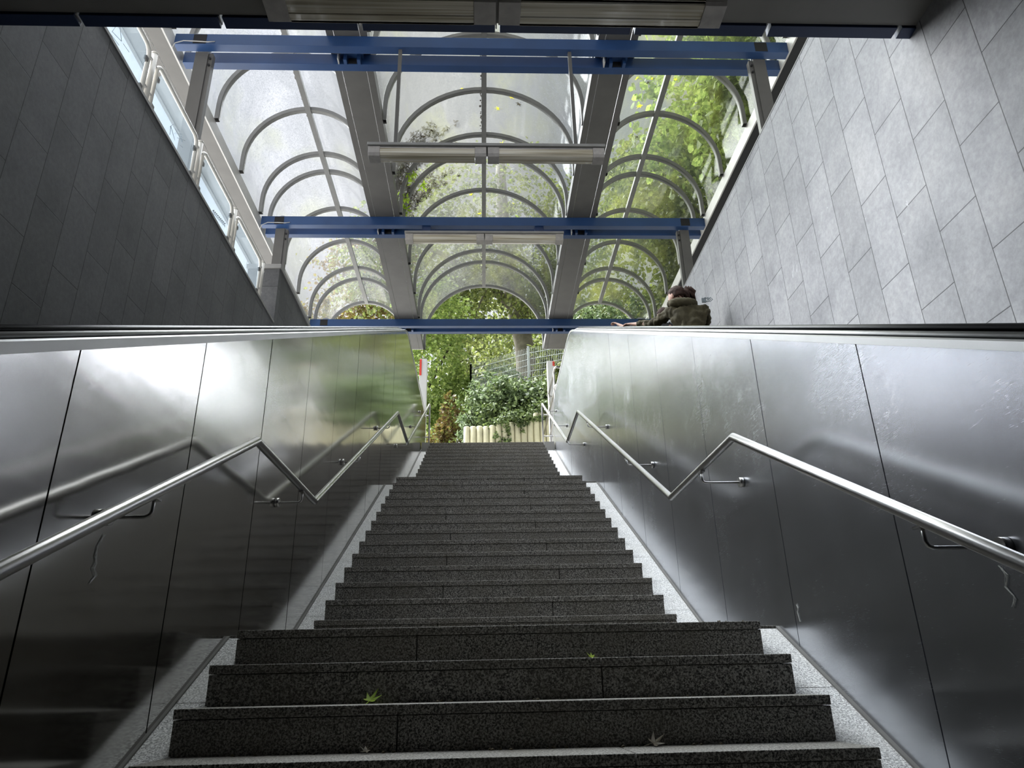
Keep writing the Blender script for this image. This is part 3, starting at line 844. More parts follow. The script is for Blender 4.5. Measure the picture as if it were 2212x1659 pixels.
# ================================================================== VEGETATION
def leaf_cloud(name, mat, blobs, size, seed, parent=None, aspect=.5, droop=.3, shell=.55, sprays=False):
    """blobs: (x,y,z,rx,ry,rz,count); each leaf is a bent 6-vertex blade"""
    rg = np.random.default_rng(seed)
    allv = []; nl = 0
    for (x, y, z, rx, ry, rz, n) in blobs:
        # leaves gather in clumps so gaps of sky stay open
        nc = max(6, n//28)
        cd = rg.normal(size=(nc, 3)); cd /= np.linalg.norm(cd, axis=1)[:, None]
        cr = shell + (1-shell)*rg.random(nc)**.6
        cc = cd*cr[:, None]
        idx = rg.integers(0, nc, n)
        p = cc[idx] + rg.normal(size=(n, 3))*(.13 if not sprays else .07)
        c = p*np.array([rx, ry, rz]) + np.array([x, y, z])
        nrm = p/np.linalg.norm(p, axis=1)[:, None]*.6 + rg.normal(size=(n, 3))*.7 + np.array([0, 0, .5])
        nrm /= np.linalg.norm(nrm, axis=1)[:, None]
        t = np.cross(nrm, rg.normal(size=(n, 3))); t[:, 2] -= droop*.6
        t -= nrm*np.sum(t*nrm, axis=1)[:, None]; t /= np.linalg.norm(t, axis=1)[:, None]
        b = np.cross(nrm, t)
        s = size*(.6+.8*rg.random(n))[:, None]
        w = s*aspect
        v = np.stack([c, c+t*s*.35+b*w*.5, c+t*s*.75+b*w*.38-nrm*s*.06, c+t*s-nrm*s*.14, c+t*s*.75-b*w*.38-nrm*s*.06, c+t*s*.35-b*w*.5], 1)
        allv.append(v.reshape(-1, 3)); nl += n
    V = np.concatenate(allv)
    if parent is not None: V = V - np.array(parent.location)
    me = bpy.data.meshes.new(name)
    me.vertices.add(len(V)); me.vertices.foreach_set('co', V.astype(np.float32).ravel())
    me.loops.add(nl*6); me.loops.foreach_set('vertex_index', np.arange(nl*6, dtype=np.int32))
    me.polygons.add(nl); me.polygons.foreach_set('loop_start', np.arange(0, nl*6, 6, dtype=np.int32))
    me.polygons.foreach_set('loop_total', np.full(nl, 6, dtype=np.int32))
    me.update(calc_edges=True)
    me.materials.append(mat)
    o = bpy.data.objects.new(name, me); C.objects.link(o)
    if parent is not None: o.parent = parent
    return o

def tree(x, y, z0, trunk, branches, blobs, mat, size, seed, label, bark='bark_dark', aspect=.8, name='broadleaf_tree'):
    r = empty(name, (x, y, z0), label, 'tree')
    MB().tube(trunk[0], trunk[1], 16).build('trunk', M[bark], r, smooth=True)
    if branches:
        mb = MB()
        for pts, rr in branches: mb.tube(pts, rr, 8)
        mb.build('branches', M[bark], r, smooth=True)
    leaf_cloud('foliage', mat, blobs, size, seed, r, aspect)
    return r
# big smooth-barked beech behind the fence
tree(1.75, 25, 8.0, ([(1.95,25,7.5), (1.75,25,9.5), (1.6,25,12), (1.25,25,14.2), (.9,25,16.5), (.8,25,21)], [.5,.42,.36,.38,.3,.18]),
     [([(1.4,25,13.4), (.2,24.7,14.6), (-1.6,24.2,15.6), (-3.6,23.6,16.2)], [.2,.15,.1,.05]), ([(1.4,25,13.2), (2.8,24.8,14.8), (4.4,24.3,16.0)], [.24,.17,.07]),
      ([(-.6,24.5,15.0), (-.7,24,13.4), (-1.3,23.6,12.2)], [.06,.045,.02]), ([(.3,24.7,14.6), (-.1,24,13.2), (-.3,23.5,12.0)], [.06,.04,.02]), ([(-1.8,24.2,15.6), (-2.4,23.6,14.2), (-2.8,23.2,12.6)], [.06,.04,.02])],
     [(-2.2,24,15.2,3.4,2.2,2.6,5200), (-.6,24.2,13.2,2.4,1.6,1.6,3200), (3.8,24.4,16,3,2.4,2.8,4200), (.4,25.6,18,4.5,3,3,4200), (3.2,23.6,13.2,1.8,1.2,1.5,2000), (2.4,26.8,12.2,2.6,1.2,2.2,2400)],
     M['leaf_maple'], .17, 1, 'large grey-barked beech behind the fence, trunk seen in the arch opening', 'bark', .7)
# bright maple left of centre, foliage down to the ground
tree(-2.6, 22.5, Z_ST, ([(-2.6,22.5,Z_ST-.1), (-2.5,22.5,8), (-2.7,22.4,12)], [.22,.18,.08]), [([(-2.5,22.5,8), (-1.5,22,9.6), (-1,21.8,10.6)], [.09,.06,.02])],
     [(-1.7,21.8,9.4,1.2,1.2,1.7,3600), (-2.4,22.2,7.4,1.3,1.1,1.6,3600), (-1.5,21.6,11.6,1.3,1.1,1.2,2400), (-.9,21.9,8.4,.8,.7,1.2,1600), (-2.0,21.9,5.7,.9,.8,.9,1500)],
     M['leaf_bright'], .12, 2, 'bright green maple with foliage to the ground, left of the rhododendron bushes')
tree(-1.3, 20.4, Z_ST, ([(-1.3,20.4,Z_ST-.1), (-1.2,20.4,6.0), (-1.25,20.4,6.9)], [.06,.05,.02]), None,
     [(-1.15,20.3,6.3,.55,.5,.9,1500), (-1.0,20.3,7.4,.4,.4,.7,700)], M['leaf_bronze'], .10, 3, 'bronze-leaved shrub at the foot of the bright green maple', name='bronze_shrub')
# copper-brown crown seen through the open end of the left vault
tree(-6.6, 27, Z_ST, ([(-6.6,27,Z_ST-.1), (-6.5,27,11), (-6.4,26.8,15)], [.3,.24,.1]), [([(-6.5,27,11), (-5.4,26.5,13.6), (-4.6,26,15)], [.1,.07,.03]), ([(-6.5,27,12), (-7.4,26.5,14.6)], [.1,.04])],
     [(-5.2,26.4,14.4,2.2,1.4,1.7,2300), (-6.8,27,12.6,2.3,1.6,2.2,2400), (-3.9,25.8,12.6,1.5,1.2,2.0,1900), (-4.6,26.2,16.6,2.2,1.4,1.3,1300)],
     M['leaf_bronze'], .16, 4, 'copper-brown tree crown seen through the open end of the left vault')
# far screen of trees
tree(3.5, 33, Z_ST, ([(3.5,33,Z_ST-.1), (3.5,33,12), (3.3,33,18)], [.4,.34,.2]), None,
     [(-.6,32.5,11,2.0,1.6,4.5,3600), (2.6,32.5,12,3.4,1.8,5,5200), (8.4,32,13,3.8,2,5,4200), (-.2,33,16.5,3.4,2,2.6,2600)], M['leaf_maple'], .24, 5, 'tall dark green woodland tree behind the beech')
# trees towering over the right side of the canopy
tree(7.2, 9.5, Z_ST, ([(7.2,9.5,Z_ST-.1), (7.1,9.6,9), (6.9,9.8,13.5)], [.32,.27,.15]), [([(7.1,9.6,9.5), (5.6,9.4,11), (4.2,9.2,12)], [.12,.08,.03]), ([(7.1,9.6,10), (6,11,12.2), (5,12,13)], [.12,.08,.03]), ([(7.1,9.6,9), (6,8.3,10.6), (4.8,7.3,11.4)], [.1,.07,.03])],
     [(5.8,9.4,12.2,2.4,2.4,1.8,4600), (7.6,11.6,11.4,2.2,2.6,2.2,3600), (6.2,13.2,12.6,2.4,2.2,1.9,3600), (7.8,7.4,10.6,2.0,2.2,2.0,3000), (6.6,9.4,14.6,2.6,3,1.6,2600), (5.6,11.2,10.4,1.3,1.5,1.1,1600)],
     M['leaf_bright'], .20, 6, 'spreading green maple overhanging the right glazed vault, nearest the viewer')
tree(7.6, 17.5, Z_ST, ([(7.6,17.5,Z_ST-.1), (7.5,17.5,10), (7.3,17.5,15)], [.32,.28,.15]), [([(7.5,17.5,10.5), (6,17,12.6)], [.12,.05])],
     [(6.2,16.6,12.6,2.4,2.2,2.0,4200), (7.8,18.2,11.4,2.4,2.4,2.4,3600), (5.8,18.8,14.2,2.2,2.0,1.9,3000), (7.2,15.4,9.8,1.9,1.8,2.0,2800), (6.2,18.2,9.8,1.6,1.6,1.6,2600)],
     M['leaf_maple'], .19, 7, 'darker green tree behind the far end of the right glazed vault')
# rhododendrons on the bank
rh = [((.35,19.0,7.5),(.75,.5,.75),900,'rhododendron bush at the left end of the bank, before the fence corner'),
      ((-.2,19.2,6.6),(.5,.45,.85),800,'rhododendron bush spilling over the left end of the palisade to the ground'),
      ((1.25,19.0,7.45),(.8,.5,.55),900,'low rhododendron bush before the mesh fence, left of its post'),
      ((2.3,18.9,7.7),(.75,.5,.75),900,'rhododendron bush with light green shoots beside the right pylon'),
      ((2.5,20.9,9.3),(1.0,.7,1.1),1200,'leafy bush behind the mesh fence on the right of its post'),
      ((.5,22.0,8.8),(1.0,.7,1.1),1100,'leafy bush behind the mesh fence on the left of its post'),
      ((3.6,19.7,9.7),(1.1,.8,1.3),1500,'tall rhododendron seen under the open end of the right vault, left part'),
      ((5.2,19.9,9.9),(1.3,.9,1.5),1700,'tall rhododendron seen under the open end of the right vault, right part'),
      ((3.9,18.9,7.6),(.9,.5,.9),900,'rhododendron bush behind the right escalator wall, reflected in the left steel wall'),
      ((6.9,19.6,8.6),(1.4,.9,1.8),1300,'large rhododendron far right on the bank, hidden by the tiled wall')]
for k, (c, r_, n, lab) in enumerate(rh):
    root = empty('rhododendron', (c[0], c[1], c[2]-r_[2]), lab, 'bush')
    mb = MB(); rr = random.Random(k)
    for q in range(5):
        mb.tube([(c[0]+rr.uniform(-.1,.1), c[1], c[2]-r_[2]-.2), (c[0]+rr.uniform(-.5,.5)*r_[0], c[1]+rr.uniform(-.3,.3), c[2]), (c[0]+rr.uniform(-.8,.8)*r_[0], c[1]+rr.uniform(-.4,.4), c[2]+r_[2]*.6)], [.025,.018,.008], 6)
    mb.build('stems', M['bark_dark'], root)
    leaf_cloud('foliage', M['leaf_rhodo'] if k not in (3, 4) else M['leaf_maple'], [(c[0], c[1], c[2], *r_, int(n*1.5)), (c[0], c[1]+.1, c[2]-.1, r_[0]*.7, r_[1]*.7, r_[2]*.7, int(n*.6))], .155, 50+k, root, .34, sprays=True)
tag(leaf_cloud('creeping_ivy', M['leaf_ivy'], [(.75,17.98,6.5,.6,.18,.2,900), (1.35,17.95,6.62,.5,.16,.18,700), (.55,17.88,6.05,.3,.06,.28,260), (1.05,17.88,6.35,.16,.06,.3,160), (2.2,17.95,6.9,.8,.2,.13,500), (.1,18.0,6.38,.4,.12,.1,160)], .07, 90, None, .6),
    'creeping ivy hanging over the tops of the concrete palisade', 'ivy', None, 'stuff')
tag(leaf_cloud('ground_cover', M['leaf_ivy'], [(2.2,19.4,7.4,3.0,1.2,.8,5200), (5.5,19.2,7.6,2.6,1.2,.9,3000), (1.0,18.6,6.9,1.6,.4,.4,1600)], .11, 91, None, .6, shell=.2),
    'low evergreen ground cover filling the bank behind the palisade', 'ground cover', None, 'stuff')

# ================================================================== LEAVES AND WEEDS ON THE ROOF
def vault_z(x, centre):
    if centre: a, lift, ext, xc = 1.406, .28, 1.0, CX
    else: a, lift, ext, xc = .926, .26, 1.06, CX+2.74
    return 7.2+lift+ext*math.sqrt(max(0, a*a-(x-xc)**2))+.010
def maple_leaf(x, y, z, s, mat, lab, tilt=(0,0), grp=None, curl=.2):
    pts = []
    for k in range(5):
        a = PI/2 + (k-2)*.95
        L = (1.0, .85, .55)[abs(k-2)]
        pts.append((math.cos(a-.28)*.36, math.sin(a-.28)*.36)); pts.append((math.cos(a)*L, math.sin(a)*L))
    pts.append((math.cos(PI/2+2.2)*.36, math.sin(PI/2+2.2)*.36)); pts.append((0, -.12))
    mb = MB(); rr = random.Random(int(x*977+y*131)); ra = rr.uniform(0, 2*PI)
    def tr(u, v, dz):
        X = u*math.cos(ra)-v*math.sin(ra); Y = u*math.sin(ra)+v*math.cos(ra)
        return (x+X*s, y+Y*s, z+dz*s+X*s*tilt[0]+Y*s*tilt[1])
    n = len(pts)
    mb.v.append(tr(0, .1, 0))
    for (u, v) in pts: mb.v.append(tr(u, v, curl*(u*u+v*v)*rr.uniform(.4, 1.2)))
    for (u, v) in pts: mb.v.append(tr(u, v, curl*(u*u+v*v)*.8 - .05))
    for i in range(n): mb.f.append((0, 1+i, 1+(i+1) % n))
    mb.v = mb.v[:n+1]
    b = len(mb.v)
    mb.tube([tr(0, -.1, .02), tr(.05, -.5, .06), tr(.02, -.9, .02)], s*.025, 5)
    return tag(mb.build('fallen_leaf', mat), lab, 'leaf', grp)
cl = [(.49,8.86,'y'),(.62,9.01,'d'),(.29,9.12,'y'),(-1.12,9.39,'g'),(.37,9.95,'y'),(-.43,10.8,'d'),(-.19,11.33,'y'),(.72,12.01,'g'),(-.04,11.92,'y'),(-.3,8.7,'y'),(.55,10.9,'g'),(.35,13.3,'y'),(-.95,12.1,'d'),(.1,13.9,'d'),(.62,11.6,'y')]
names = ['near the apex of the front bay', 'brownish, front bay beside two yellow ones', 'just right of the ridge bar in the front bay', 'alone by the left gutter', 'just above the hung lamp', 'left of the ridge bar below the hung lamp', 'nearest the dry weeds', 'right of the ridge bar over the middle beam', 'left of the ridge bar over the middle beam', 'small, left of the ridge bar in the front bay', 'small, below the lamp, right of the ridge bar', 'tight above the second light fitting', 'by the left gutter over the middle beam', 'near the rear bay ridge', 'small, right side above the middle beam']
for (x, y, t), nm in zip(cl, names):
    f = 1.0
    m = {'y': 'leaf_yellow', 'g': 'leaf_green', 'd': 'leaf_dry'}[t]
    z = vault_z(x, True); sl = -(x-CX)/math.sqrt(1.406**2-(x-CX)**2)
    maple_leaf(x, y*(z/8.6), z+.004, .075 if 'small' not in nm else .045, M[m], '%s leaf on the centre vault, %s' % ({'y': 'yellow', 'g': 'lime green', 'd': 'brown'}[t], nm), (sl, 0))
cr_ = [(2.28,8.08,'y','leftmost of the four by the front beam'),(2.52,8.08,'y','beside the ridge bar at the front beam'),(2.85,8.07,'y','right of the ridge bar at the front beam'),(2.46,8.16,'d','lowest of the four by the front beam'),(2.45,8.62,'y','large star shape touching the rib'),(2.53,9.3,'d','halfway down the second bay'),(2.42,10.38,'y','by the gutter above the middle beam')]
for x, y, t, nm in cr_:
    z = vault_z(x, False); xc = CX+2.74; sl = -(x-xc)/math.sqrt(max(.05, .926**2-(x-xc)**2))*1.06
    k = z/8.2
    xx = x*k; z = vault_z(xx, False)
    maple_leaf(xx, y*k, z+.004, .09 if 'large' in nm else .055, M['leaf_yellow' if t == 'y' else 'leaf_dry'], '%s leaf on the right vault, %s' % ('yellow' if t == 'y' else 'brown', nm), (sl, 0))
# dry weeds rooted in the left gutter and sprawling across the centre vault
wd = random.Random(21)
stems = MB(); heads = []
for k in range(64):
    y0 = 9.5 + wd.uniform(0, 1.6); x, z = CX-1.45, 7.35
    y = y0; pts = [(x, y, z)]
    ang = PI; reach = wd.uniform(.35, 1.75)
    steps_ = 9
    for q in range(steps_):
        u = (q+1)/steps_*reach
        th = PI - u/1.42
        rr = 1.44 + wd.uniform(0, .05)
        y += wd.uniform(-.07, .09)
        pts.append((CX+rr*math.cos(th), y, 7.48+rr*math.sin(th)))
    stems.tube(pts, [.006]*3+[.004]*4+[.0025]*3, 4)
    for q in range(4, 10):
        for _ in range(3):
            if wd.random() < .75: heads.append((pts[q][0]+wd.uniform(-.05,.05), pts[q][1]+wd.uniform(-.06,.06), pts[q][2]+wd.uniform(.0,.03)))
wr_ = empty('dry_weed', (CX-1.45, 10.2, 7.33), 'tangle of dry brown weeds growing from the left gutter across the centre vault', 'weed')
stems.build('stems', M['dry_stem'], wr_)
leaf_cloud('seed_heads', M['leaf_dry'], [(x, y, z, .03, .04, .015, 5) for x, y, z in heads], .046, 7, wr_, .5)
for (a, b, c, d, e, f, n) in ((-1.34, 10.2, 7.62, .13, .26, .18, 110), (-1.22, 10.05, 7.95, .1, .16, .08, 46), (-1.1, 10.6, 8.2, .07, .1, .05, 24)):
    leaf_cloud('fresh_shoot', M['leaf_green'], [(CX+a, b, c, d, e, f, n)], .075, 6+n, wr_, .35)
# ridge dirt crumbs
cr = MB(); rr = random.Random(4)
for (xc_, zt, ya, yb, n) in ((CX, 7.2+.28+1.4, 7.9, 9.9, 34), (CX, 8.88, 13.2, 15.0, 18), (CX-2.74, 7.2+.26+.975, 7.6, 9.2, 26)):
    for k in range(n):
        y = rr.uniform(ya, yb); s = rr.uniform(.008, .022); x = xc_-.045+rr.uniform(-.02, .015); z = zt+.008
        cr.tube([(x, y-s, z), (x, y, z+s*.4), (x, y+s, z)], [s*.4, s, s*.4], 6)
tag(cr.build('leaf_mould', M['dry_stem']), 'dark crumbs of leaf mould collected along the roof ridge bars', 'debris', None, 'stuff')
bl = MB().tube([(CX-3.22, 8.15, 8.05), (CX-3.215, 8.17, 8.07)], [.03,.02], 6)

# ================================================================== LEAVES ON THE STEPS
for (i, x, s, nm, mt) in ((2, -.46, .055, 'on the third step down, left of centre', 'leaf_green'), (1, .50, .03, 'in the angle of the second step, right of centre', 'leaf_green'), (3, .62, .05, 'on the lowest tread in view, right of centre', 'leaf_dry'), (3, -.42, .032, 'on the lowest tread in view, left of centre', 'leaf_dry')):
    yn, zn = YA-i*RUN, ZA-i*RISE
    maple_leaf(x, yn+RUN-.05, zn+.012, s, M[mt], 'curled %s leaf lying %s' % ('green' if mt == 'leaf_green' else 'withered', nm), (0, .5), None, .5)
maple_leaf(.40, YA+GAP+2*RUN-.03+RUN*0, ZA+2*RISE+.010, .03, M['leaf_green'], 'small green leaf lying low on the middle flight', (0, .3), None, .4)
g = MB(); rr = random.Random(8)
for i in range(0, 5):
    yn, zn = YA-i*RUN, ZA-i*RISE
    for k in range(46 if i else 0):
        x = rr.uniform(-1.1, 1.25); y = yn+RUN-rr.uniform(.002, .05)*rr.random()-.002; s = rr.uniform(.0015, .005)
        g.tube([(x-s*1.5, y, zn+s*.5), (x, y, zn+s), (x+s*1.5, y, zn+s*.5)], [s*.4, s, s*.3], 5)
for k in range(30):
    x = rr.uniform(.1, 1.3); s = rr.uniform(.0015, .004); y = YA+rr.uniform(.002, .02)
    g.tube([(x-s, y, ZA+s*.5), (x, y, ZA+s), (x+s, y, ZA+s*.5)], [s*.4, s, s*.3], 5)
tag(g.build('step_grit', M['leaf_dry']), 'pale grit and crumbled leaves gathered in the angles of the lowest steps', 'grit', None, 'stuff')

M['web'] = plain('pale_residue', (.5,.5,.48), .8)
for pts, side, lab in (([(2.52,.505), (2.49,.46), (2.488,.43), (2.50,.41), (2.488,.39), (2.515,.37), (2.49,.345)], -1, 'pale dried drip below the nearest bracket on the left steel wall'),
                       ([(3.621,.35), (3.612,.325), (3.626,.31), (3.609,.27)], 1, 'pale cobweb wisp on the right steel wall above the first landing'),
                       ([(2.13,.30), (2.115,.27), (2.128,.24), (2.11,.21), (2.12,.185)], 1, 'pale dried drip below the nearest bracket on the right steel wall')):
    X = WL+.003 if side < 0 else WR-.003
    rr = random.Random(len(pts)); mb = MB()
    for q in range(5):
        mb.tube([(X, y+rr.uniform(-.008, .008), z+rr.uniform(-.006, .006)) for y, z in pts], [rr.uniform(.0004, .0013) for _ in pts], 5)
    tag(mb.build('dried_drip', M['web']), lab, 'residue')

# ================================================================== RIDERS ON THE RIGHT ESCALATOR
def skin(name, chains, mat, parent, sub=2, root_first=True):
    """chains: list of lists of (co, radius); identical coordinates join"""
    verts = []; rad = []; edges = []; idx = {}
    off = Vector(parent.location) if parent else Vector((0,0,0))
    def vid(co, r):
        k = tuple(round(c, 4) for c in co)
        if k in idx: return idx[k]
        idx[k] = len(verts); verts.append(Vector(co)-off); rad.append(r); return idx[k]
    for ch in chains:
        prev = None
        for co, r in ch:
            i = vid(co, r)
            if prev is not None and prev != i: edges.append((prev, i))
            prev = i
    me = bpy.data.meshes.new(name); me.from_pydata(verts, edges, []); me.update()
    o = bpy.data.objects.new(name, me); C.objects.link(o); o.parent = parent
    md = o.modifiers.new('skin', 'SKIN'); md.use_smooth_shade = True; md.branch_smoothing = .6
    sv = me.skin_vertices[0].data
    for i, r in enumerate(rad):
        sv[i].radius = r if isinstance(r, tuple) else (r, r)
    sv[0].use_root = True
    sd = o.modifiers.new('sub', 'SUBSURF'); sd.levels = sub; sd.render_levels = sub
    me.materials.append(mat)
    return o
def lerp(a, b, t): return tuple(a[i]+(b[i]-a[i])*t for i in range(3))
def hand_chains(wrist, palm, fdir, down, side, k=1.0):
    """palm block then five fingers curling over the rail; fdir: along forearm, down: curl direction, side: towards the thumb"""
    W, F, D, S = Vector(wrist), Vector(fdir).normalized(), Vector(down).normalized(), Vector(side).normalized()
    Pm = Vector(palm)
    out = [[(tuple(W), (.026*k, .02*k)), (tuple(Pm), (.034*k, .016*k))]]
    for q, (o, L) in enumerate(((.028, .072), (.010, .08), (-.009, .074), (-.027, .058))):
        b = Pm + S*o*k + F*.03*k
        k1 = b + F*L*.42*k + D*.008; k2 = k1 + (F*.45+D*.9).normalized()*L*.34*k; k3 = k2 + (D*1.0-F*.1).normalized()*L*.26*k
        out.append([(tuple(Pm), (.034*k, .016*k)), (tuple(b), .0095*k), (tuple(k1), .0088*k), (tuple(k2), .0082*k), (tuple(k3), .007*k)])
    t0 = Pm + S*.034*k - F*.018*k; t1 = t0 + (S*.6+F*.6+D*.5).normalized()*.034*k; t2 = t1 + (F*.7+D*.7).normalized()*.028*k
    out.append([(tuple(W), (.026*k, .02*k)), (tuple(t0), .011*k), (tuple(t1), .010*k), (tuple(t2), .008*k)])
    return out
def uv_ellipsoid(mb, c, r, rot=None, nu=20, nv=14, fn=None):
    b = len(mb.v)
    for j in range(nv+1):
        ph = PI*j/nv
        for i in range(nu):
            th = 2*PI*i/nu
            d = Vector((math.sin(ph)*math.cos(th), math.sin(ph)*math.sin(th), math.cos(ph)))
            p = Vector((d.x*r[0], d.y*r[1], d.z*r[2]))
            if fn: p = fn(p, d)
            if rot: p = rot @ p
            mb.v.append(tuple(Vector(c)+p))
    for j in range(nv):
        for i in range(nu):
            i2 = (i+1) % nu
            mb.f.append((b+j*nu+i, b+(j+1)*nu+i, b+(j+1)*nu+i2, b+j*nu+i2))
    return mb

def rider(name, foot_z, hips, chest, neck, head, shL, shR, elL, wrL, elR, wrR, yaw, pitch, k, label, jacket_mat, hood, sleeve_end, trousers, ponytail):
    r = empty(name, (hips[0], hips[1], foot_z), label, 'person')
    r['category'] = 'person'
    rot = Matrix.Rotation(yaw, 3, 'Z') @ Matrix.Rotation(pitch, 3, 'X')
    fx = hips[0]
    hipL, hipR = (fx-.09*k, hips[1], hips[2]-.04), (fx+.09*k, hips[1], hips[2]-.04)
    knL, knR = (fx-.10*k, hips[1]+.06, foot_z+.46*k), (fx+.10*k, hips[1]+.02, foot_z+.46*k)
    anL, anR = (fx-.10*k, hips[1]+.02, foot_z+.09), (fx+.10*k, hips[1]-.04, foot_z+.09)
    palmL = tuple(Vector(wrL)+(Vector(wrL)-Vector(elL)).normalized()*.055*k)
    hc = hand_chains(wrL, palmL, Vector(wrL)-Vector(elL)+Vector((-.02,.04,-.04)), (-.35,.05,-1), (.2,1,0) if False else (.9,.3,0), k)
    palmR = tuple(Vector(wrR)+(Vector(wrR)-Vector(elR)).normalized()*.055*k)
    hc2 = hand_chains(wrR, palmR, Vector(wrR)-Vector(elR), (0,.1,-1), (-1,.2,0), k)
    body = [[(hips, (.10*k,.08*k)), (lerp(hips, chest, .5), (.085*k,.065*k)), (chest, (.095*k,.065*k)), (neck, (.05*k,.05*k)), (tuple(Vector(head)-Vector((0,0,.05*k))), (.06*k,.06*k))],
            [(chest, (.095*k,.065*k)), (shL, .042*k), (elL, .038*k), (wrL, .024*k)], [(chest, (.095*k,.065*k)), (shR, .042*k), (elR, .038*k), (wrR, .024*k)],
            [(hips, (.10*k,.08*k)), (hipL, .085*k), (knL, .055*k), (anL, .035*k)], [(hips, (.10*k,.08*k)), (hipR, .085*k), (knR, .055*k), (anR, .035*k)]] + hc + hc2
    bo = skin('body', body, M['skin'], r)
    # head with face
    def headf(p, d):
        q = p.copy()
        if d.z < -.1: q.x *= 1-.28*abs(d.z); q.y = q.y*(1-.12*abs(d.z)) + .012*k*abs(d.z)
        if d.y > .6: q.y -= .008*k*(1 if d.z > .1 else 0)
        return q
    hm = uv_ellipsoid(MB(), head, (.078*k, .098*k, .115*k), rot, 22, 16, headf)
    ho = hm.build('head', M['skin'], r, smooth=True)
    nz = MB(); c = Vector(head)+rot @ Vector((0, .096*k, -.012*k))
    uv_ellipsoid(nz, c, (.013*k, .02*k, .024*k), rot, 10, 8); nz.build('nose', M['skin'], ho, smooth=True)
    for s in (-1, 1):
        e = MB(); c = Vector(head)+rot @ Vector((s*.079*k, -.002*k, -.012*k)); uv_ellipsoid(e, c, (.010*k, .020*k, .032*k), rot, 12, 8)
        e.build('ear', M['skin'], ho, smooth=True)
        e = MB(); c = Vector(head)+rot @ Vector((s*.03*k, .088*k, .012*k)); uv_ellipsoid(e, c, (.012*k, .008*k, .008*k), rot, 10, 8)
        e.build('eye', M['white'], ho, smooth=True)
    mo = MB(); uv_ellipsoid(mo, Vector(head)+rot @ Vector((0, .088*k, -.05*k)), (.024*k, .01*k, .008*k), rot, 10, 6); mo.build('mouth', M['red'], ho, smooth=True)
    # hair: cap open at the face, bun/ponytail
    def hairf(p, d):
        q = p.copy()
        if d.y > .35 and d.z < .45: q *= .86
        if d.z < -.5: q *= .82
        if d.x*d.x > .55 and -.55 < d.z < .15 and d.y > -.25: q *= .90
        q += d*(.004*math.sin(d.x*60+d.z*14))*k
        return q
    hr = uv_ellipsoid(MB(), Vector(head)+rot @ Vector((0, -.012*k, .012*k)), (.090*k, .108*k, .118*k), rot, 44, 26, hairf)
    hro = hr.build('hair', M['hair'], r, smooth=True)
    if ponytail:
        base = Vector(head)+rot @ Vector((.03*k, -.092*k, .005*k))
        mb = MB(); rr = random.Random(2)
        for q in range(26):
            o = Vector((rr.uniform(-.02,.02), rr.uniform(-.015,.015), rr.uniform(-.02,.02)))*k
            p1 = base + o; p2 = base + Vector((.028, -.035, .012))*k + o*1.8; p3 = base + Vector((.06, -.045, -.04))*k + o*2.0; p4 = base + Vector((.07+rr.uniform(-.02,.03), -.035, -.10+rr.uniform(-.02,.03)))*k + o*1.5
            mb.tube([p1, p2, p3, p4], [.012*k, .016*k, .014*k, .004*k], 6)
        mb.build('ponytail', M['hair'], hro, smooth=True)
    # jacket over torso and arms
    cuffL = lerp(elL, wrL, sleeve_end); cuffR = lerp(elR, wrR, sleeve_end)
    below = (hips[0], hips[1]-.01, hips[2]-.14*k)
    j = [[(lerp(hips, chest, .15), (.165*k,.135*k)), (lerp(hips, chest, .6), (.165*k,.13*k)), (tuple(Vector(chest)+Vector((0,0,.01))), (.175*k,.13*k)), (tuple(Vector(neck)+Vector((0,-.01,-.03*k))), (.085*k,.075*k))],
         [(lerp(hips, chest, .15), (.165*k,.135*k)), (below, (.17*k,.14*k))],
         [(tuple(Vector(chest)+Vector((0,0,.01))), (.175*k,.13*k)), (shL, .088*k), (lerp(shL, elL, .5), .066*k), (elL, .060*k), (lerp(elL, cuffL, .5), .052*k), (cuffL, .040*k)],
         [(tuple(Vector(chest)+Vector((0,0,.01))), (.175*k,.13*k)), (shR, .088*k), (lerp(shR, elR, .5), .066*k), (elR, .060*k), (cuffR, .040*k)]]
    jo = skin('jacket', j, jacket_mat, r, 3)
    tx = bpy.data.textures.new('cloth_folds', 'CLOUDS'); tx.noise_scale = .06; tx.noise_depth = 2
    dm = jo.modifiers.new('folds', 'DISPLACE'); dm.texture = tx; dm.strength = .075*k; dm.mid_level = .5; dm.texture_coords = 'GLOBAL'
    if hood:
        nk = Vector(neck)+Vector((.01, -.085*k, -.03*k))
        def hoodf(p, d):
            q = p.copy(); q.z -= .035*k*max(0, -d.y)*(1-abs(d.x)); q += d*.006*math.sin(d.x*22+d.z*9); return q
        hd = uv_ellipsoid(MB(), nk, (.155*k, .085*k, .075*k), Matrix.Rotation(-.35, 3, 'X'), 34, 18, hoodf)
        hd.tube([tuple(nk+Vector((.125*k*math.cos(a), .075*k+.085*k*math.sin(a), .045*k+.012*math.sin(a)))) for a in [2*PI*q/20 for q in range(20)]], .030*k, 10, closed=True)
        hd.build('hood', jacket_mat, r, smooth=True)
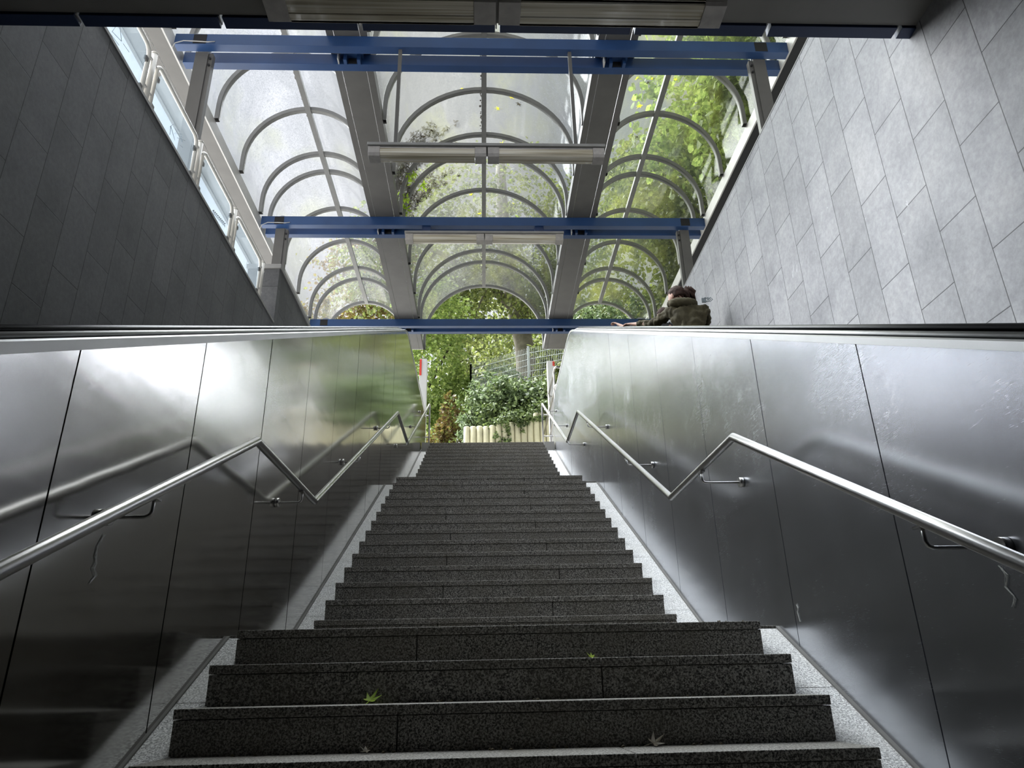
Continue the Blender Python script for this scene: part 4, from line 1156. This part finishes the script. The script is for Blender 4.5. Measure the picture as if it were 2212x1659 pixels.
    t = [[(tuple(Vector(hips)+Vector((0,0,-.02))), (.14*k,.115*k)), (hipL, .095*k), (knL, .068*k), (tuple(Vector(anL)+Vector((0,0,.02))), .052*k)],
         [(tuple(Vector(hips)+Vector((0,0,-.02))), (.14*k,.115*k)), (hipR, .095*k), (knR, .068*k), (tuple(Vector(anR)+Vector((0,0,.02))), .052*k)]]
    skin('trousers', t, trousers, r)
    for an in (anL, anR):
        s = MB(); uv_ellipsoid(s, (an[0], an[1]+.05*k, foot_z+.04), (.046*k, .125*k, .042), None, 16, 10)
        s.build('shoe', M['black_cloth'], r, smooth=True)
    return r
step_top = lambda y: T*(math.floor((y-.1)/.3985)*.3985+.1) - 1.02
fz1 = step_top(6.86)
p1 = rider('person', fz1, (2.24, 6.78, fz1+.86), (2.22, 6.90, 3.68), (2.17, 6.98, 3.84), (2.15, 7.01, 3.955), (2.05, 6.93, 3.745), (2.40, 6.88, 3.735), (1.915, 7.16, 3.70), (1.735, 7.42, 3.835),
      (2.44, 7.12, 3.52), (2.30, 7.30, 3.55), math.radians(38), math.radians(-14), 1.0,
      'person in olive hooded jacket, brown ponytail, leaning on the right escalator handrail', M['jacket'], True, .80, M['denim'], True)
# grey hair clip hanging behind the shoulder and dark bag strap
cl_ = MB()
for q in range(3):
    cl_.tube([(2.36+.03*q, 6.80, 3.80+.012*math.sin(q)), (2.39+.03*q, 6.78, 3.825), (2.43+.02*q, 6.78, 3.80), (2.40+.02*q, 6.79, 3.775)], .005, 6, closed=True)
cl_.box(2.355, 2.40, 6.785, 6.80, 3.77, 3.82)
cl_.build('bag_clip', M['clip'], p1)
fz2 = step_top(7.74)
rider('person', fz2, (2.20, 7.70, fz2+.62), (2.16, 7.78, 3.95), (2.18, 7.80, 4.05), (2.20, 7.80, 4.145), (2.04, 7.80, 4.00), (2.30, 7.78, 3.99), (1.90, 8.00, 4.02), (1.735, 8.27, 4.275),
      (2.34, 7.95, 3.85), (2.26, 8.1, 3.9), math.radians(20), math.radians(-10), .80,
      'person in dark clothes mostly hidden beyond the olive-jacketed rider, hand on the handrail', M['grey_cloth'], False, .72, M['black_cloth'], False)
